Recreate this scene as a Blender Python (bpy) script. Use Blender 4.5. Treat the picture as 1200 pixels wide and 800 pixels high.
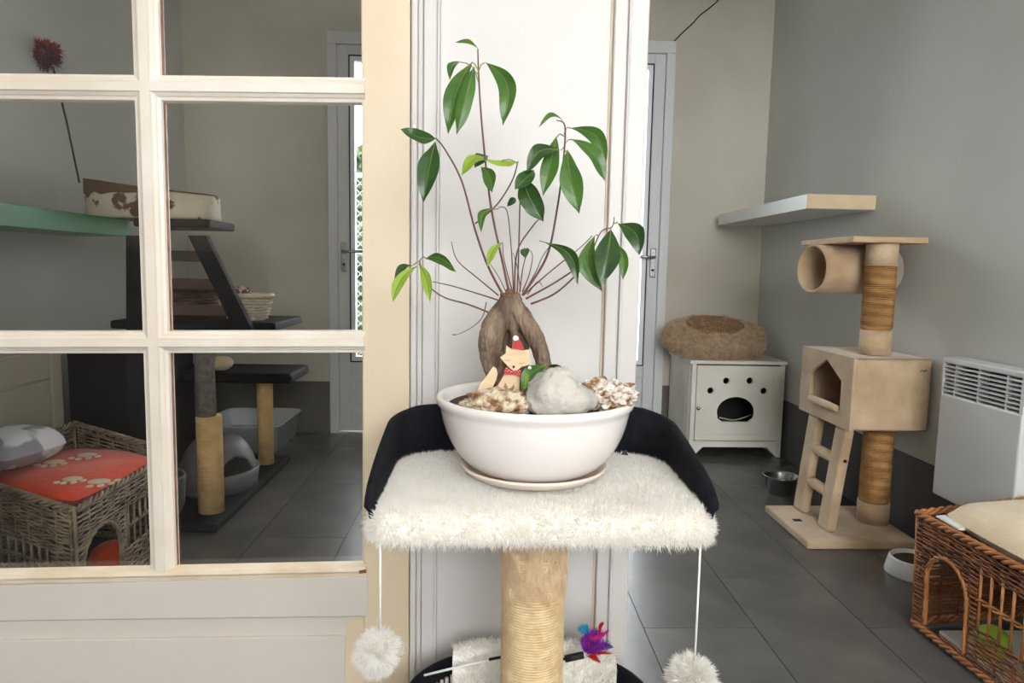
import bpy, bmesh, math, random
import numpy as np
from mathutils import Vector, Matrix, noise
random.seed(7); rng = np.random.default_rng(7)
for o in list(bpy.data.objects): bpy.data.objects.remove(o)
scene = bpy.context.scene
C = scene.collection

# ------------------------------------------------------------------ camera
F_PX, CX, CY, CAM_H = 800.0, 600.0, 400.0, 0.93
_v = Vector((-28, 85, -800)).normalized()                 # world +Y seen from the camera
_up = Vector((1, -.0184, 0)).cross(Vector((-28, 85, -800))).normalized()
_x = _v.cross(_up).normalized()
RC = Matrix((_x, _v, _up))                                # rows: world axes in camera space -> camera-to-world
CAM = Vector((0, 0, CAM_H))
cd = bpy.data.cameras.new('camera'); cam = bpy.data.objects.new('camera', cd); C.objects.link(cam)
cd.sensor_width = 36; cd.lens = 36*F_PX/1200; cd.clip_start = .02
cam.matrix_world = Matrix.Translation(CAM) @ RC.to_4x4()
scene.camera = cam

def ray(px, py): return RC @ Vector(((px-CX)/F_PX, -(py-CY)/F_PX, -1))
def PY(px, py, Y): d = ray(px, py); return CAM + d*((Y)/d.y)
def PZ(px, py, Z): d = ray(px, py); return CAM + d*((Z-CAM_H)/d.z)

# ------------------------------------------------------------------ light
scene.view_settings.view_transform = 'Standard'; scene.view_settings.look = 'None'
scene.view_settings.gamma = 1; scene.view_settings.use_curve_mapping = False
scene.view_settings.exposure = 0.0
w = bpy.data.worlds.new('overcast'); scene.world = w; w.use_nodes = True
bg = w.node_tree.nodes['Background']; bg.inputs[0].default_value = (.90, .95, 1, 1); bg.inputs[1].default_value = 13.5
def area(name, loc, target, sx, sy, power, col, portal=False):
    l = bpy.data.lights.new(name, 'AREA'); l.shape = 'RECTANGLE'; l.size = sx; l.size_y = sy; l.energy = power; l.color = col
    o = bpy.data.objects.new(name, l); C.objects.link(o); o.location = loc
    o.rotation_euler = (Vector(target)-Vector(loc)).to_track_quat('-Z', 'Y').to_euler()
    if portal: l.cycles.is_portal = True
    return o
area('daylight_front_window', (.55, -2.42, 1.8), (.55, 0, 1.5), 2.1, 1.3, 38, (1, .97, .94))
area('added_overhead_fill', (.62, .12, 2.52), (.3, .75, .6), .6, .6, 6, (1, .95, .88))  # unseen fill without a fixture, added to brighten the plush top
area('garden_door_portal', (.08, 3.96, 1.2), (.08, 0, 1.2), 1.9, 2.1, 1, (1, 1, 1), True)

# ------------------------------------------------------------------ helpers
def S(r, g, b):
    def c(x): x /= 255; return x/12.92 if x <= .04045 else ((x+.055)/1.055)**2.4
    return (c(r), c(g), c(b), 1)
M = {}
def mat(name, c1, c2=None, scale=8, rough=.6, bump=0, bscale=None, metal=0, stretch=(1,1,1), lo=.35, hi=.65, spec=.5, sheen=0, rnd=0, detail=4, trans=0, wave=None, sss=0):
    m = bpy.data.materials.new(name); m.use_nodes = True; nt = m.node_tree; N = nt.nodes; L = nt.links
    p = N['Principled BSDF']; p.inputs['Base Color'].default_value = c1
    p.inputs['Roughness'].default_value = rough; p.inputs['Metallic'].default_value = metal
    p.inputs['Specular IOR Level'].default_value = spec
    if sheen: p.inputs['Sheen Weight'].default_value = sheen
    if sss: p.inputs['Subsurface Weight'].default_value = sss; p.inputs['Subsurface Scale'].default_value = .01
    tc = N.new('ShaderNodeTexCoord'); mp = N.new('ShaderNodeMapping'); mp.inputs['Scale'].default_value = stretch
    L.new(tc.outputs['Object'], mp.inputs[0])
    out = None
    if c2:
        n = N.new('ShaderNodeTexNoise'); n.inputs['Scale'].default_value = scale; n.inputs['Detail'].default_value = detail
        L.new(mp.outputs[0], n.inputs['Vector'])
        r = N.new('ShaderNodeValToRGB'); r.color_ramp.elements[0].position = lo; r.color_ramp.elements[1].position = hi
        r.color_ramp.elements[0].color = c1; r.color_ramp.elements[1].color = c2
        L.new(n.outputs['Fac'], r.inputs[0]); out = r.outputs[0]
    if rnd:
        oi = N.new('ShaderNodeObjectInfo'); mr = N.new('ShaderNodeMapRange'); mr.inputs[3].default_value = 1-rnd; mr.inputs[4].default_value = 1+rnd
        L.new(oi.outputs['Random'], mr.inputs[0])
        mx = N.new('ShaderNodeVectorMath'); mx.operation = 'SCALE'
        if out: L.new(out, mx.inputs[0])
        else: mx.inputs[0].default_value = c1[:3]
        L.new(mr.outputs[0], mx.inputs['Scale']); out = mx.outputs[0]
    if out: L.new(out, p.inputs['Base Color'])
    if bump:
        if wave:
            b = N.new('ShaderNodeTexWave'); b.bands_direction = wave; b.inputs['Scale'].default_value = bscale; b.inputs['Distortion'].default_value = 1.5
        else:
            b = N.new('ShaderNodeTexNoise'); b.inputs['Scale'].default_value = bscale or scale*4; b.inputs['Detail'].default_value = 5
        L.new(mp.outputs[0], b.inputs['Vector'])
        bp = N.new('ShaderNodeBump'); bp.inputs['Strength'].default_value = bump; bp.inputs['Distance'].default_value = .01
        L.new(b.outputs['Fac'], bp.inputs['Height']); L.new(bp.outputs[0], p.inputs['Normal'])
    if trans:
        t = N.new('ShaderNodeBsdfTranslucent'); mx = N.new('ShaderNodeMixShader'); mx.inputs[0].default_value = trans
        if out: L.new(out, t.inputs[0])
        else: t.inputs[0].default_value = c1
        L.new(p.outputs[0], mx.inputs[1]); L.new(t.outputs[0], mx.inputs[2]); L.new(mx.outputs[0], N['Material Output'].inputs[0])
    M[name] = m; return m

class MB:
    def __init__(s): s.v = []; s.f = []; s.s = []
    def add(s, v, f, smooth=False):
        n = len(s.v); s.v += [tuple(p) for p in v]; s.f += [tuple(i+n for i in q) for q in f]; s.s += [smooth]*len(f); return s
    def hexa(s, p):        # p: 4 bottom (ccw) + 4 top
        return s.add(p, [(3,2,1,0),(4,5,6,7),(0,1,5,4),(1,2,6,5),(2,3,7,6),(3,0,4,7)])
    def box(s, x0, x1, y0, y1, z0, z1):
        return s.hexa([(x0,y0,z0),(x1,y0,z0),(x1,y1,z0),(x0,y1,z0),(x0,y0,z1),(x1,y0,z1),(x1,y1,z1),(x0,y1,z1)])
    def tube(s, pts, rad, n=8, cap=True, closed=False):
        pts = [Vector(p) for p in pts]; k = len(pts)
        if not hasattr(rad, '__len__'): rad = [rad]*k
        t = [(pts[min(i+1,k-1)]-pts[max(i-1,0)]) for i in range(k)]
        if closed: t = [pts[(i+1)%k]-pts[i-1] for i in range(k)]
        t = [q.normalized() if q.length > 1e-9 else Vector((0,0,1)) for q in t]
        a = t[0].orthogonal().normalized(); V = []
        for i in range(k):
            a = (a - t[i]*a.dot(t[i])); a = a.normalized() if a.length > 1e-6 else t[i].orthogonal().normalized()
            b = t[i].cross(a)
            for j in range(n):
                th = 2*math.pi*j/n; V.append(pts[i] + (a*math.cos(th)+b*math.sin(th))*rad[i])
        Fc = []
        for i in range(k if closed else k-1):
            i2 = (i+1) % k
            for j in range(n): Fc.append((i*n+j, i*n+(j+1)%n, i2*n+(j+1)%n, i2*n+j))
        if cap and not closed: Fc += [tuple(range(n))[::-1], tuple((k-1)*n+j for j in range(n))]
        return s.add(V, Fc, True)
    def lathe(s, prof, c=(0,0,0), n=48, sx=1, sy=1, cap=True):
        V = []; Fc = []; k = len(prof)
        for r, z in prof:
            for j in range(n):
                th = 2*math.pi*j/n; V.append((c[0]+r*math.cos(th)*sx, c[1]+r*math.sin(th)*sy, c[2]+z))
        for i in range(k-1):
            for j in range(n): Fc.append((i*n+j, i*n+(j+1)%n, (i+1)*n+(j+1)%n, (i+1)*n+j))
        if cap: Fc += [tuple(range(n))[::-1], tuple((k-1)*n+j for j in range(n))]
        return s.add(V, Fc, True)
    def grid(s, fn, nu, nv, smooth=True, wrapu=False):
        V = [fn(i/nu, j/nv) for j in range(nv+1) for i in range(nu+1)]; w_ = nu+1
        return s.add(V, [(j*w_+i, j*w_+i+1, (j+1)*w_+i+1, (j+1)*w_+i) for j in range(nv) for i in range(nu)], smooth)
    def ball(s, c, r, n=16, fn=None):
        c = Vector(c); r = r if hasattr(r, '__len__') else (r, r, r); V = []; Fc = []
        for i in range(n+1):
            ph = math.pi*i/n
            for j in range(n*2):
                th = math.pi*j/n; d = Vector((math.sin(ph)*math.cos(th), math.sin(ph)*math.sin(th), -math.cos(ph)))
                k = fn(d) if fn else 1
                V.append(c + Vector((d.x*r[0], d.y*r[1], d.z*r[2]))*k)
        for i in range(n):
            for j in range(2*n): Fc.append((i*2*n+j, i*2*n+(j+1)%(2*n), (i+1)*2*n+(j+1)%(2*n), (i+1)*2*n+j))
        return s.add(V, Fc, True)
    def slab(s, quad, Y0, Y1):   # quad of (px,py) clockwise from upper left, on plane Y0, going back to Y1
        q = [PY(a, b, Y0) for a, b in quad]
        fr = [(p.x, Y0, p.z) for p in q]; bk = [(p.x, Y1, p.z) for p in q]
        return s.hexa([fr[3], fr[2], bk[2], bk[3], fr[0], fr[1], bk[1], bk[0]])
    def bar(s, a, b, prof, Y):    # moulding from a to b (x,z), profile (offset across, proud towards the viewer)
        a = Vector(a); b = Vector(b); d = (b-a).normalized(); nrm = Vector((-d.y, d.x)); k = len(prof); V = []
        for e in (a, b):
            for o_, h in prof: q = e + nrm*o_; V.append((q.x, Y-h, q.y))
        Fc = [(i, (i+1)%k, k+(i+1)%k, k+i) for i in range(k)] + [tuple(range(k))[::-1], tuple(range(k, 2*k))]
        return s.add(V, Fc)
    def build(s, name, m, parent=None, bevel=0, loc=None, seg=2):
        V = np.array(s.v, dtype=float)
        if parent is not None: o_ = ORG[parent]
        elif loc is not None: o_ = Vector(loc)
        else: mn = V.min(0); mx_ = V.max(0); o_ = Vector(((mn[0]+mx_[0])/2, (mn[1]+mx_[1])/2, mn[2]))
        me = bpy.data.meshes.new(name); me.from_pydata((V-np.array(o_)).tolist(), [], s.f)
        me.polygons.foreach_set('use_smooth', s.s)
        bm = bmesh.new(); bm.from_mesh(me); bmesh.ops.recalc_face_normals(bm, faces=bm.faces); bm.to_mesh(me); bm.free()
        return link(me, name, m, parent, o_, bevel, seg)
ORG = {}
def link(me, name, m, parent, o_, bevel=0, seg=2):
    o = bpy.data.objects.new(name, me); C.objects.link(o)
    if m: me.materials.append(M[m] if isinstance(m, str) else m)
    ORG[o] = Vector(o_)
    if parent is not None: o.parent = parent
    else: o.location = o_
    if bevel:
        b = o.modifiers.new('bevel', 'BEVEL'); b.width = bevel; b.segments = seg; b.limit_method = 'ANGLE'
    return o
def thing(name, label, cat, loc, group=None):
    o = bpy.data.objects.new(name, None); C.objects.link(o); o.location = loc; o.empty_display_size = .05; ORG[o] = Vector(loc)
    return tag(o, label, cat, group)
def tag(o, label, cat=None, group=None):
    o['label'] = label
    if cat: o['category'] = cat
    if group: o['group'] = group
    return o
def struct(o): o['kind'] = 'structure'; return o
def stuff(o): o['kind'] = 'stuff'; return o
def plate(name, loops, thick, m, parent, frame, bevel=0):
    """flat sheet cut from 2D outlines (holes allowed); frame = (origin, xaxis, yaxis)"""
    cu = bpy.data.curves.new(name, 'CURVE'); cu.dimensions = '2D'; cu.fill_mode = 'BOTH'; cu.extrude = thick/2
    for lp in loops:
        sp = cu.splines.new('POLY'); sp.points.add(len(lp)-1); sp.use_cyclic_u = True
        for i, (a, b) in enumerate(lp): sp.points[i].co = (a, b, 0, 1)
    tmp = bpy.data.objects.new('t', cu); C.objects.link(tmp); dg = bpy.context.evaluated_depsgraph_get()
    me = bpy.data.meshes.new_from_object(tmp.evaluated_get(dg)); bpy.data.objects.remove(tmp); me.name = name; me.materials.clear()
    o0, xa, ya = [Vector(q) for q in frame]; xa.normalize(); ya.normalize(); za = xa.cross(ya)
    og = ORG[parent] if parent is not None else o0
    T = Matrix((xa, ya, za)).transposed().to_4x4(); T.translation = o0-og
    me.transform(T)
    return link(me, name, m, parent, og, bevel)
def arc(cx, cy, rx, ry=None, a0=0, a1=360, n=20):
    ry = ry or rx; full = abs(a1-a0) >= 360
    return [(cx+rx*math.cos(math.radians(a0+(a1-a0)*i/(n if full else n-1))), cy+ry*math.sin(math.radians(a0+(a1-a0)*i/(n if full else n-1)))) for i in range(n)]
def smooth_path(p, k=6):
    p = [Vector(q) for q in p]; out = []
    for i in range(len(p)-1):
        a = p[max(i-1,0)]; b = p[i]; c = p[i+1]; d = p[min(i+2,len(p)-1)]
        for j in range(k):
            t = j/k; out.append(.5*((2*b)+(c-a)*t+(2*a-5*b+4*c-d)*t*t+(3*b-a-3*c+d)*t**3))
    out.append(p[-1]); return out
def lerp_list(r, n): return list(np.interp(np.linspace(0, len(r)-1, n), range(len(r)), r))

def sample(me_obj, n, keep=None):
    me = me_obj.data; me.calc_loop_triangles()
    V = np.empty(len(me.vertices)*3); me.vertices.foreach_get('co', V); V = V.reshape(-1, 3)
    T = np.empty(len(me.loop_triangles)*3, dtype=np.int32); me.loop_triangles.foreach_get('vertices', T); T = T.reshape(-1, 3)
    a, b, c = V[T[:,0]], V[T[:,1]], V[T[:,2]]; cr = np.cross(b-a, c-a); ar = np.linalg.norm(cr, axis=1)
    cr /= np.maximum(ar[:,None], 1e-12)
    if keep is not None: ar = ar*keep((a+b+c)/3, cr)
    i = rng.choice(len(T), n, p=ar/ar.sum()); u = rng.random((n,1)); v = rng.random((n,1)); fl = (u+v) > 1; u = np.where(fl, 1-u, u); v = np.where(fl, 1-v, v)
    return a[i]+(b[i]-a[i])*u+(c[i]-a[i])*v, cr[i]
def fur(name, src, n, length, width, m, parent, spread=.5, gravity=.3, clump=.02, keep=None, comb=(0,0,0)):
    P, Nn = sample(src, n, keep)
    cell = np.floor(P/clump).astype(int); h = (cell[:,0]*73856093 ^ cell[:,1]*19349663 ^ cell[:,2]*83492791)
    cl = np.stack([np.sin(h*.013), np.cos(h*.017), np.sin(h*.029+1)], 1)
    D = Nn + spread*(rng.random((n,3))*2-1) + spread*.9*cl + np.array(comb); D[:,2] -= gravity*.5
    D /= np.linalg.norm(D, axis=1)[:,None]
    Ln = length*(.6+.7*rng.random((n,1)))
    side = np.cross(D, rng.random((n,3))-.5); side /= np.linalg.norm(side, axis=1)[:,None]; side *= width/2
    mid = P + D*Ln*.55; tip = mid + (D + np.array([0,0,-gravity]) + cl*.25)*Ln*.45
    V = np.stack([P-side, P+side, mid+side*.8, mid-side*.8, tip], 1).reshape(-1, 3)
    k = np.arange(n)*5
    me = bpy.data.meshes.new(name)
    loops = np.stack([k, k+1, k+2, k+3, k+3, k+2, k+4], 1).ravel()
    me.vertices.add(n*5); me.vertices.foreach_set('co', V.ravel())
    me.loops.add(n*7); me.loops.foreach_set('vertex_index', loops.astype(np.int32))
    me.polygons.add(n*2); st = np.stack([np.arange(n)*7, np.arange(n)*7+4], 1).ravel(); me.polygons.foreach_set('loop_start', st.astype(np.int32))
    me.update(calc_edges=True)
    return stuff(link(me, name, m, parent, ORG[parent]))

# ------------------------------------------------------------------ materials
mat('wall_paint', S(196,197,190), S(208,209,203), 1.3, .85, .08, 60)
mat('wall_paint_back', S(190,182,166), S(206,199,186), 1.6, .85, .08, 60)
mat('wall_front', S(128,118,106), S(138,128,116), 1.3, .85)
mat('ceiling_paint', S(225,222,214), None, rough=.9)
mat('dado', S(88,90,92), S(98,98,98), 3, .75)
mat('reflection_dark', S(52,48,46), None, rough=.8)
mat('dado_back', S(92,86,76), S(104,98,88), 3, .75)
mat('tile', S(86,84,82), S(99,96,93), 5, .27, .04, 30, rnd=.07)
mat('grout', S(84,80,74), S(98,94,86), 20, .9)
mat('pillar_paint', S(206,201,196), S(199,194,189), 3, .45, .03, 25)
mat('groove_shade', S(206,184,156), S(222,206,184), 14, .6, stretch=(1,1,.2))
mat('stile_paint', S(218,200,172), S(206,186,156), 2.5, .5, .03, 25, stretch=(1,1,.3))
mat('muntin_paint', S(228,218,204), S(216,203,186), 6, .42, .04, 30)
mat('bead_paint', S(236,220,194), S(214,186,150), 9, .5, lo=.45, hi=.8)
mat('panel_paint', S(206,197,186), S(200,190,178), 2, .5, .03, 25)
mat('putty', S(150,98,66), S(100,62,40), 30, .7)
mat('pvc', S(214,214,212), None, rough=.35)
mat('pvc_bright', S(240,242,244), None, rough=.3)
mat('rubber', S(26,26,28), None, rough=.6)
mat('chrome', S(190,190,192), None, rough=.22, metal=1)
mat('steel', S(170,172,175), None, rough=.25, metal=1)
mat('wood_floorstop', S(160,120,80))
mat('bowl_glaze', S(236,228,222), None, rough=.12, spec=.6)
mat('saucer_glaze', S(232,214,200), None, rough=.25)
mat('soil', S(48,36,30), S(74,56,46), 60, .95, .6, 120)
mat('bark', S(80,60,46), S(142,120,100), 30, .6, .6, 90, stretch=(2,2,.5), detail=8)
mat('bark_top', S(120,86,62), S(90,58,44), 60, .85, .6, 120)
mat('stem', S(112,72,60), S(84,58,48), 60, .6)
mat('stem_green', S(118,124,70), None, rough=.5)
mat('leaf_dark', S(52,88,36), S(40,70,32), 25, .3, .1, 90, trans=.25)
mat('leaf_mid', S(80,120,46), S(58,98,38), 25, .32, .1, 90, trans=.3)
mat('leaf_light', S(136,170,52), S(160,186,70), 25, .35, .1, 90, trans=.35)
mat('rock_tan', S(226,208,180), S(132,92,52), 60, .85, 1, 150, lo=.42, hi=.62, detail=8)
mat('rock_grey', S(192,186,175), S(132,130,124), 22, .7, .4, 60, lo=.45, hi=.72, detail=8)
mat('rock_crust', S(238,226,212), S(150,108,68), 60, .85, 1, 150, lo=.48, hi=.62, detail=8)
mat('fox_wood', S(218,192,156), S(206,178,140), 20, .6, stretch=(1,1,6))
mat('fox_red', S(176,36,44), None, rough=.6)
mat('fox_white', S(240,236,228), None, rough=.7)
mat('fox_brown', S(150,112,84), None, rough=.7)
mat('black', S(20,18,20), None, rough=.6)
mat('white_fur', S(255,253,249), S(251,248,242), 30, .9, sheen=.2, trans=.5)
mat('white_pad', S(246,240,230), None, rough=.95)
mat('black_fabric', S(16,16,22), S(24,24,31), 50, .9, .2, 500, spec=.2)
mat('sisal', S(226,200,158), S(208,178,134), 60, .85)
mat('sisal_fibre', S(236,214,180), S(218,190,152), 40, .8, trans=.2)
mat('cord', S(240,238,234), None, rough=.8)
mat('rib_cloth', S(196,188,174), S(150,142,130), 300, .9)
mat('feather_purple', S(168,40,190), S(90,30,140), 60, .7, trans=.3)
mat('feather_pink', S(230,60,150), S(200,40,160), 60, .7, trans=.3)
mat('feather_blue', S(60,150,190), None, rough=.7, trans=.3)
mat('feather_red', S(214,40,44), None, rough=.7, trans=.3)
mat('feather_dark', S(120,26,58), S(60,20,70), 60, .7)
mat('plush_beige', S(210,185,152), S(176,147,112), 6, .95, .3, 200, sheen=.3)
mat('plush_dark', S(120,92,66), S(96,70,50), 9, .95)
mat('sisal_orange', S(196,150,92), S(170,122,70), 20, .9, .5, 60, wave='Z')
mat('sisal_pale', S(218,182,124), S(196,158,102), 20, .9, .5, 60, wave='Z')
mat('plank', S(202,176,140), S(184,152,116), 12, .7)
mat('shelf_white', S(226,226,222), None, rough=.4)
mat('shelf_end', S(214,194,160), S(206,184,148), 12, .6)
mat('cab_white', S(232,228,216), S(222,216,202), 4, .5, .02, 30)
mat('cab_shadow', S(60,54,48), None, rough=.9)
mat('tan_fur', S(214,188,154), S(184,154,120), 40, .9, sheen=.3)
mat('bed_hollow_shade', S(150,116,80), S(128,98,68), 40, .95, .5, 150)
mat('convector', S(214,214,214), None, rough=.4)
mat('wicker_red', S(150,92,50), S(104,58,30), 22, .55)
mat('wicker_light', S(184,122,66), S(150,92,50), 22, .5)
mat('wicker_grey', S(150,132,108), S(104,88,70), 22, .7)
mat('wicker_brown', S(120,86,60), S(84,58,40), 22, .7)
mat('cushion_cream', S(226,206,172), S(208,182,142), 6, .95, .3, 150, sheen=.4)
mat('cushion_red', S(222,76,20), S(206,58,16), 5, .9, .3, 90, sheen=.2)
mat('paw_print', S(206,186,160), None, rough=.9)
mat('grey_print', S(220,220,222), S(150,150,156), 9, .9, lo=.52, hi=.56, detail=2)
mat('green_shelf', S(28,128,72), S(24,112,62), 4, .45)
mat('black_wood', S(34,31,30), S(24,22,22), 12, .8, spec=.25)
mat('brown_wood', S(84,62,46), S(66,48,36), 12, .6)
mat('bed_scratched', S(196,184,162), S(92,62,44), 14, .85, .4, 60, lo=.56, hi=.6, detail=8)
mat('bed_brown', S(100,68,50), S(84,56,42), 14, .9)
mat('grey_plastic', S(120,118,116), S(108,106,104), 5, .5)
mat('grey_ribbed', S(112,106,96), S(84,80,74), 60, .9)
mat('tray_grey', S(206,212,216), None, rough=.35)
mat('tray_blue', S(196,206,212), None, rough=.35)
mat('chest', S(206,198,176), S(196,186,164), 3, .55)
mat('basket_white', S(206,194,170), S(182,168,144), 30, .7)
mat('pattern_cloth', S(196,176,160), S(96,60,50), 70, .9, lo=.48, hi=.54)
mat('food', S(86,56,36), S(60,40,28), 200, .9, 1, 300)
mat('green_toy', S(160,196,60), None, rough=.6)
mat('wire_black', S(22,20,20), None, rough=.6)
mat('hedge', S(70,92,60), S(110,126,96), 14, .8, trans=.2)
mat('gravel', S(190,186,178), S(150,148,142), 20, .95)
mat('mesh_wire', S(176,186,184), None, rough=.5)
mat('fence_green', S(110,150,140), None, rough=.6)
g = bpy.data.materials.new('glass'); g.use_nodes = True; nt = g.node_tree; nt.nodes.remove(nt.nodes['Principled BSDF'])
tr = nt.nodes.new('ShaderNodeBsdfTransparent'); tr.inputs[0].default_value = (.95, .95, .945, 1); gl = nt.nodes.new('ShaderNodeBsdfGlossy'); gl.inputs['Roughness'].default_value = .015
fr = nt.nodes.new('ShaderNodeFresnel'); fr.inputs[0].default_value = 1.5; mx = nt.nodes.new('ShaderNodeMixShader')
for a, b in ((fr.outputs[0], mx.inputs[0]), (tr.outputs[0], mx.inputs[1]), (gl.outputs[0], mx.inputs[2]), (mx.outputs[0], nt.nodes['Material Output'].inputs[0])): nt.links.new(a, b)
M['glass'] = g

# ------------------------------------------------------------------ room shell
YB = 3.80; YP = 1.31; XL = -1.63; YF = -2.45; ZC = 2.6
def xr(y): return 1.525 + (3.8-y)*.004          # right wall, a touch out of square
fl = struct(MB().box(XL-.1, 1.85, YF-.1, YB+.12, -.05, -.004).build('floor', 'grout'))
tile_me = None
for k in range(-7, 6):
    x0 = .122+.3*k; off = 1.69 if (k-1) % 2 == 0 else 1.985
    y0 = off - .6*math.ceil((off-YF)/.6)
    while y0 < YB:
        a, b = max(y0, YF), min(y0+.6, YB); xa, xb = max(x0, XL), min(x0+.3, 1.75)
        if b-a > .02 and xb-xa > .02 and (b > .3 or True):
            full = (b-a > .599 and xb-xa > .299)
            if full and tile_me:
                t = bpy.data.objects.new('tile', tile_me); C.objects.link(t); t.parent = fl; t.location = Vector((x0, y0, 0))-ORG[fl]
            else:
                bm_ = MB().box(.0012, xb-xa-.0012, .0012, b-a-.0012, -.006, 0)
                me = bpy.data.meshes.new('tile'); me.from_pydata(bm_.v, [], bm_.f); me.materials.append(M['tile'])
                if full: tile_me = me
                t = bpy.data.objects.new('tile', me); C.objects.link(t); t.parent = fl; t.location = Vector((xa, a, 0))-ORG[fl]
        y0 += .6
struct(MB().box(XL-.12, 1.9, YF-.12, YB+.14, ZC, ZC+.08).build('ceiling', 'ceiling_paint'))
struct(MB().box(XL-.12, XL, YP+.07, YB, 0, ZC).build('wall_left', 'wall_paint'))
struct(MB().box(XL-.12, XL, YF, YP+.07, .0, ZC).build('wall_entry', 'wall_front'))
struct(MB().box(XL, XL+.02, YF, YP, 0, 1.0).box(XL+.02, WX0-.05 if False else 1.5, YF, YF+.02, 0, 1.0).build('added_dark_band', 'reflection_dark'))  # unseen dark band, added to cut haze reflected in the door glass
struct(MB().hexa([(xr(YF),YF,0),(xr(YF)+.12,YF,0),(xr(YB)+.12,YB,0),(xr(YB),YB,0),(xr(YF),YF,ZC),(xr(YF)+.12,YF,ZC),(xr(YB)+.12,YB,ZC),(xr(YB),YB,ZC)]).build('wall_right', 'wall_paint'))
DX0, DX1, DZ = -.84, .965, 2.13
struct(MB().box(XL-.12, DX0, YB, YB+.12, 0, ZC)  .box(DX1, 1.66, YB, YB+.12, 0, ZC).box(DX0, DX1, YB, YB+.12, DZ, ZC).build('wall_back', 'wall_paint_back'))
WX0, WX1, WZ0, WZ1 = -.5, 1.6, 1.1, 2.5
struct(MB().box(XL-.12, WX0, YF-.12, YF, 0, ZC).box(WX1, 1.82, YF-.12, YF, 0, ZC).box(WX0, WX1, YF-.12, YF, 0, WZ0).box(WX0, WX1, YF-.12, YF, WZ1, ZC).build('wall_front', 'wall_front'))
# dado bands
struct(MB().box(XL, DX0-.01, YB-.008, YB, 0, .29).box(DX1+.01, 1.52, YB-.008, YB, 0, .29).build('baseboard_back', 'dado_back'))
struct(MB().hexa([(xr(YP+.2)-.006,YP+.2,0),(xr(YP+.2),YP+.2,0),(xr(YB),YB,0),(xr(YB)-.006,YB,0),(xr(YP+.2)-.006,YP+.2,.29),(xr(YP+.2),YP+.2,.29),(xr(YB),YB,.29),(xr(YB)-.006,YB,.29)]).build('baseboard_right', 'dado'))
struct(MB().box(XL, XL+.006, YP+.2, YB, 0, .29).build('baseboard_left', 'dado'))

# garden doors: two leaves in one frame
tr_ = struct(MB().box(DX0-.03, DX0+.02, YB-.02, YB+.1, 0, DZ-.03).box(DX1-.02, DX1+.03, YB-.02, YB+.1, 0, DZ-.03).box(DX0-.03, DX1+.03, YB-.02, YB+.1, DZ-.03, DZ+.035).box(.03, .13, YB-.01, YB+.08, 0, DZ-.03).build('trim_1', 'pvc', bevel=.004))
def leaf_door(name, x0, x1, hinge_right):
    y0, y1 = YB, YB+.05; s = .06
    d = struct(MB().box(x0, x0+s, y0, y1, .01, DZ-.03).box(x1-s, x1, y0, y1, .01, DZ-.03).box(x0+s, x1-s, y0, y1, .01, .12).box(x0+s, x1-s, y0, y1, .33, .40).box(x0+s, x1-s, y0, y1, DZ-.08, DZ-.03).build(name, 'pvc', bevel=.003))
    MB().box(x0+s, x1-s, y0+.012, y1-.012, .12, .33).build('lower_panel', 'pvc', d)
    MB().box(x0+s+.03, x1-s-.03, y0+.004, y1-.012, .15, .30).build('raised_field', 'pvc', d, bevel=.006)
    a, b = x0+s, x1-s
    MB().box(a, a+.006, y0-.001, y1, .40, DZ-.08).box(b-.006, b, y0-.001, y1, .40, DZ-.08).box(a, b, y0-.001, y1, .40, .406).box(a, b, y0-.001, y1, DZ-.086, DZ-.08).build('seal', 'rubber', d)
    MB().box(a+.006, a+.03, y0+.006, y1, .406, DZ-.086).box(b-.03, b-.006, y0+.006, y1, .406, DZ-.086).box(a+.03, b-.03, y0+.006, y1, .406, .43).box(a+.03, b-.03, y0+.006, y1, DZ-.11, DZ-.086).build('glazing_bead', 'pvc_bright', d)
    MB().box(a+.03, b-.03, y0+.02, y0+.026, .43, DZ-.11).build('pane', 'glass', d)
    hx = x0+.03 if hinge_right else x1-.03; sg = 1 if hinge_right else -1
    h = MB().box(hx-.016, hx+.016, y0-.01, y0, .90, 1.06).build('handle_plate', 'chrome', d, bevel=.004)
    MB().tube([(hx, y0-.01, 1.01), (hx, y0-.045, 1.01), (hx+sg*.012, y0-.05, 1.01), (hx+sg*.12, y0-.05, 1.012)], .008, 8).build('lever', 'steel', h)
    MB().tube([(hx, y0-.014, .94), (hx, y0-.008, .94)], .007, 10).build('keyhole', 'rubber', h)
leaf_door('door_2', DX0+.02, .03, True)
leaf_door('door_3', .13, DX1-.02, False)
# outside
tag(MB().box(-6, 6, YB+.14, 12, -.12, -.06).build('garden_ground', 'gravel'), 'pale gravel ground outside the garden doors', 'ground')['kind'] = 'structure'
hd = thing('garden_hedge', 'grey-green hedge behind the wire fence outside the glazed door', 'hedge', (-1.6, 6.6, -.06))
core = MB().ball((-1.6, 6.7, .8), (1.0, .5, 1.25), 14, lambda d: 1+.12*noise.noise(d*3)).build('hedge_body', 'hedge', hd)
fur('foliage', core, 9000, .14, .06, 'hedge', hd, 1.2, .2, .2)
fn_ = thing('wire_fence', 'green wire mesh fence with pale rails seen through the left garden door', 'fence', (-1.4, 5.2, -.06))
m_ = MB()
for i in range(46):
    x = -2.9+i*.07; m_.tube([(x, 5.2, 0), (x+1.5, 5.2, 1.6)], .0028, 4); m_.tube([(x+1.5, 5.2, 0), (x, 5.2, 1.6)], .0028, 4)
stuff(m_.build('mesh_wire', 'mesh_wire', fn_))
for z in (.02, .42, 1.04, 1.6): MB().tube([(-3, 5.19, z), (1, 5.19, z)], .018, 8).build('rail', 'mesh_wire' if z > .1 else 'fence_green', fn_)
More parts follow.
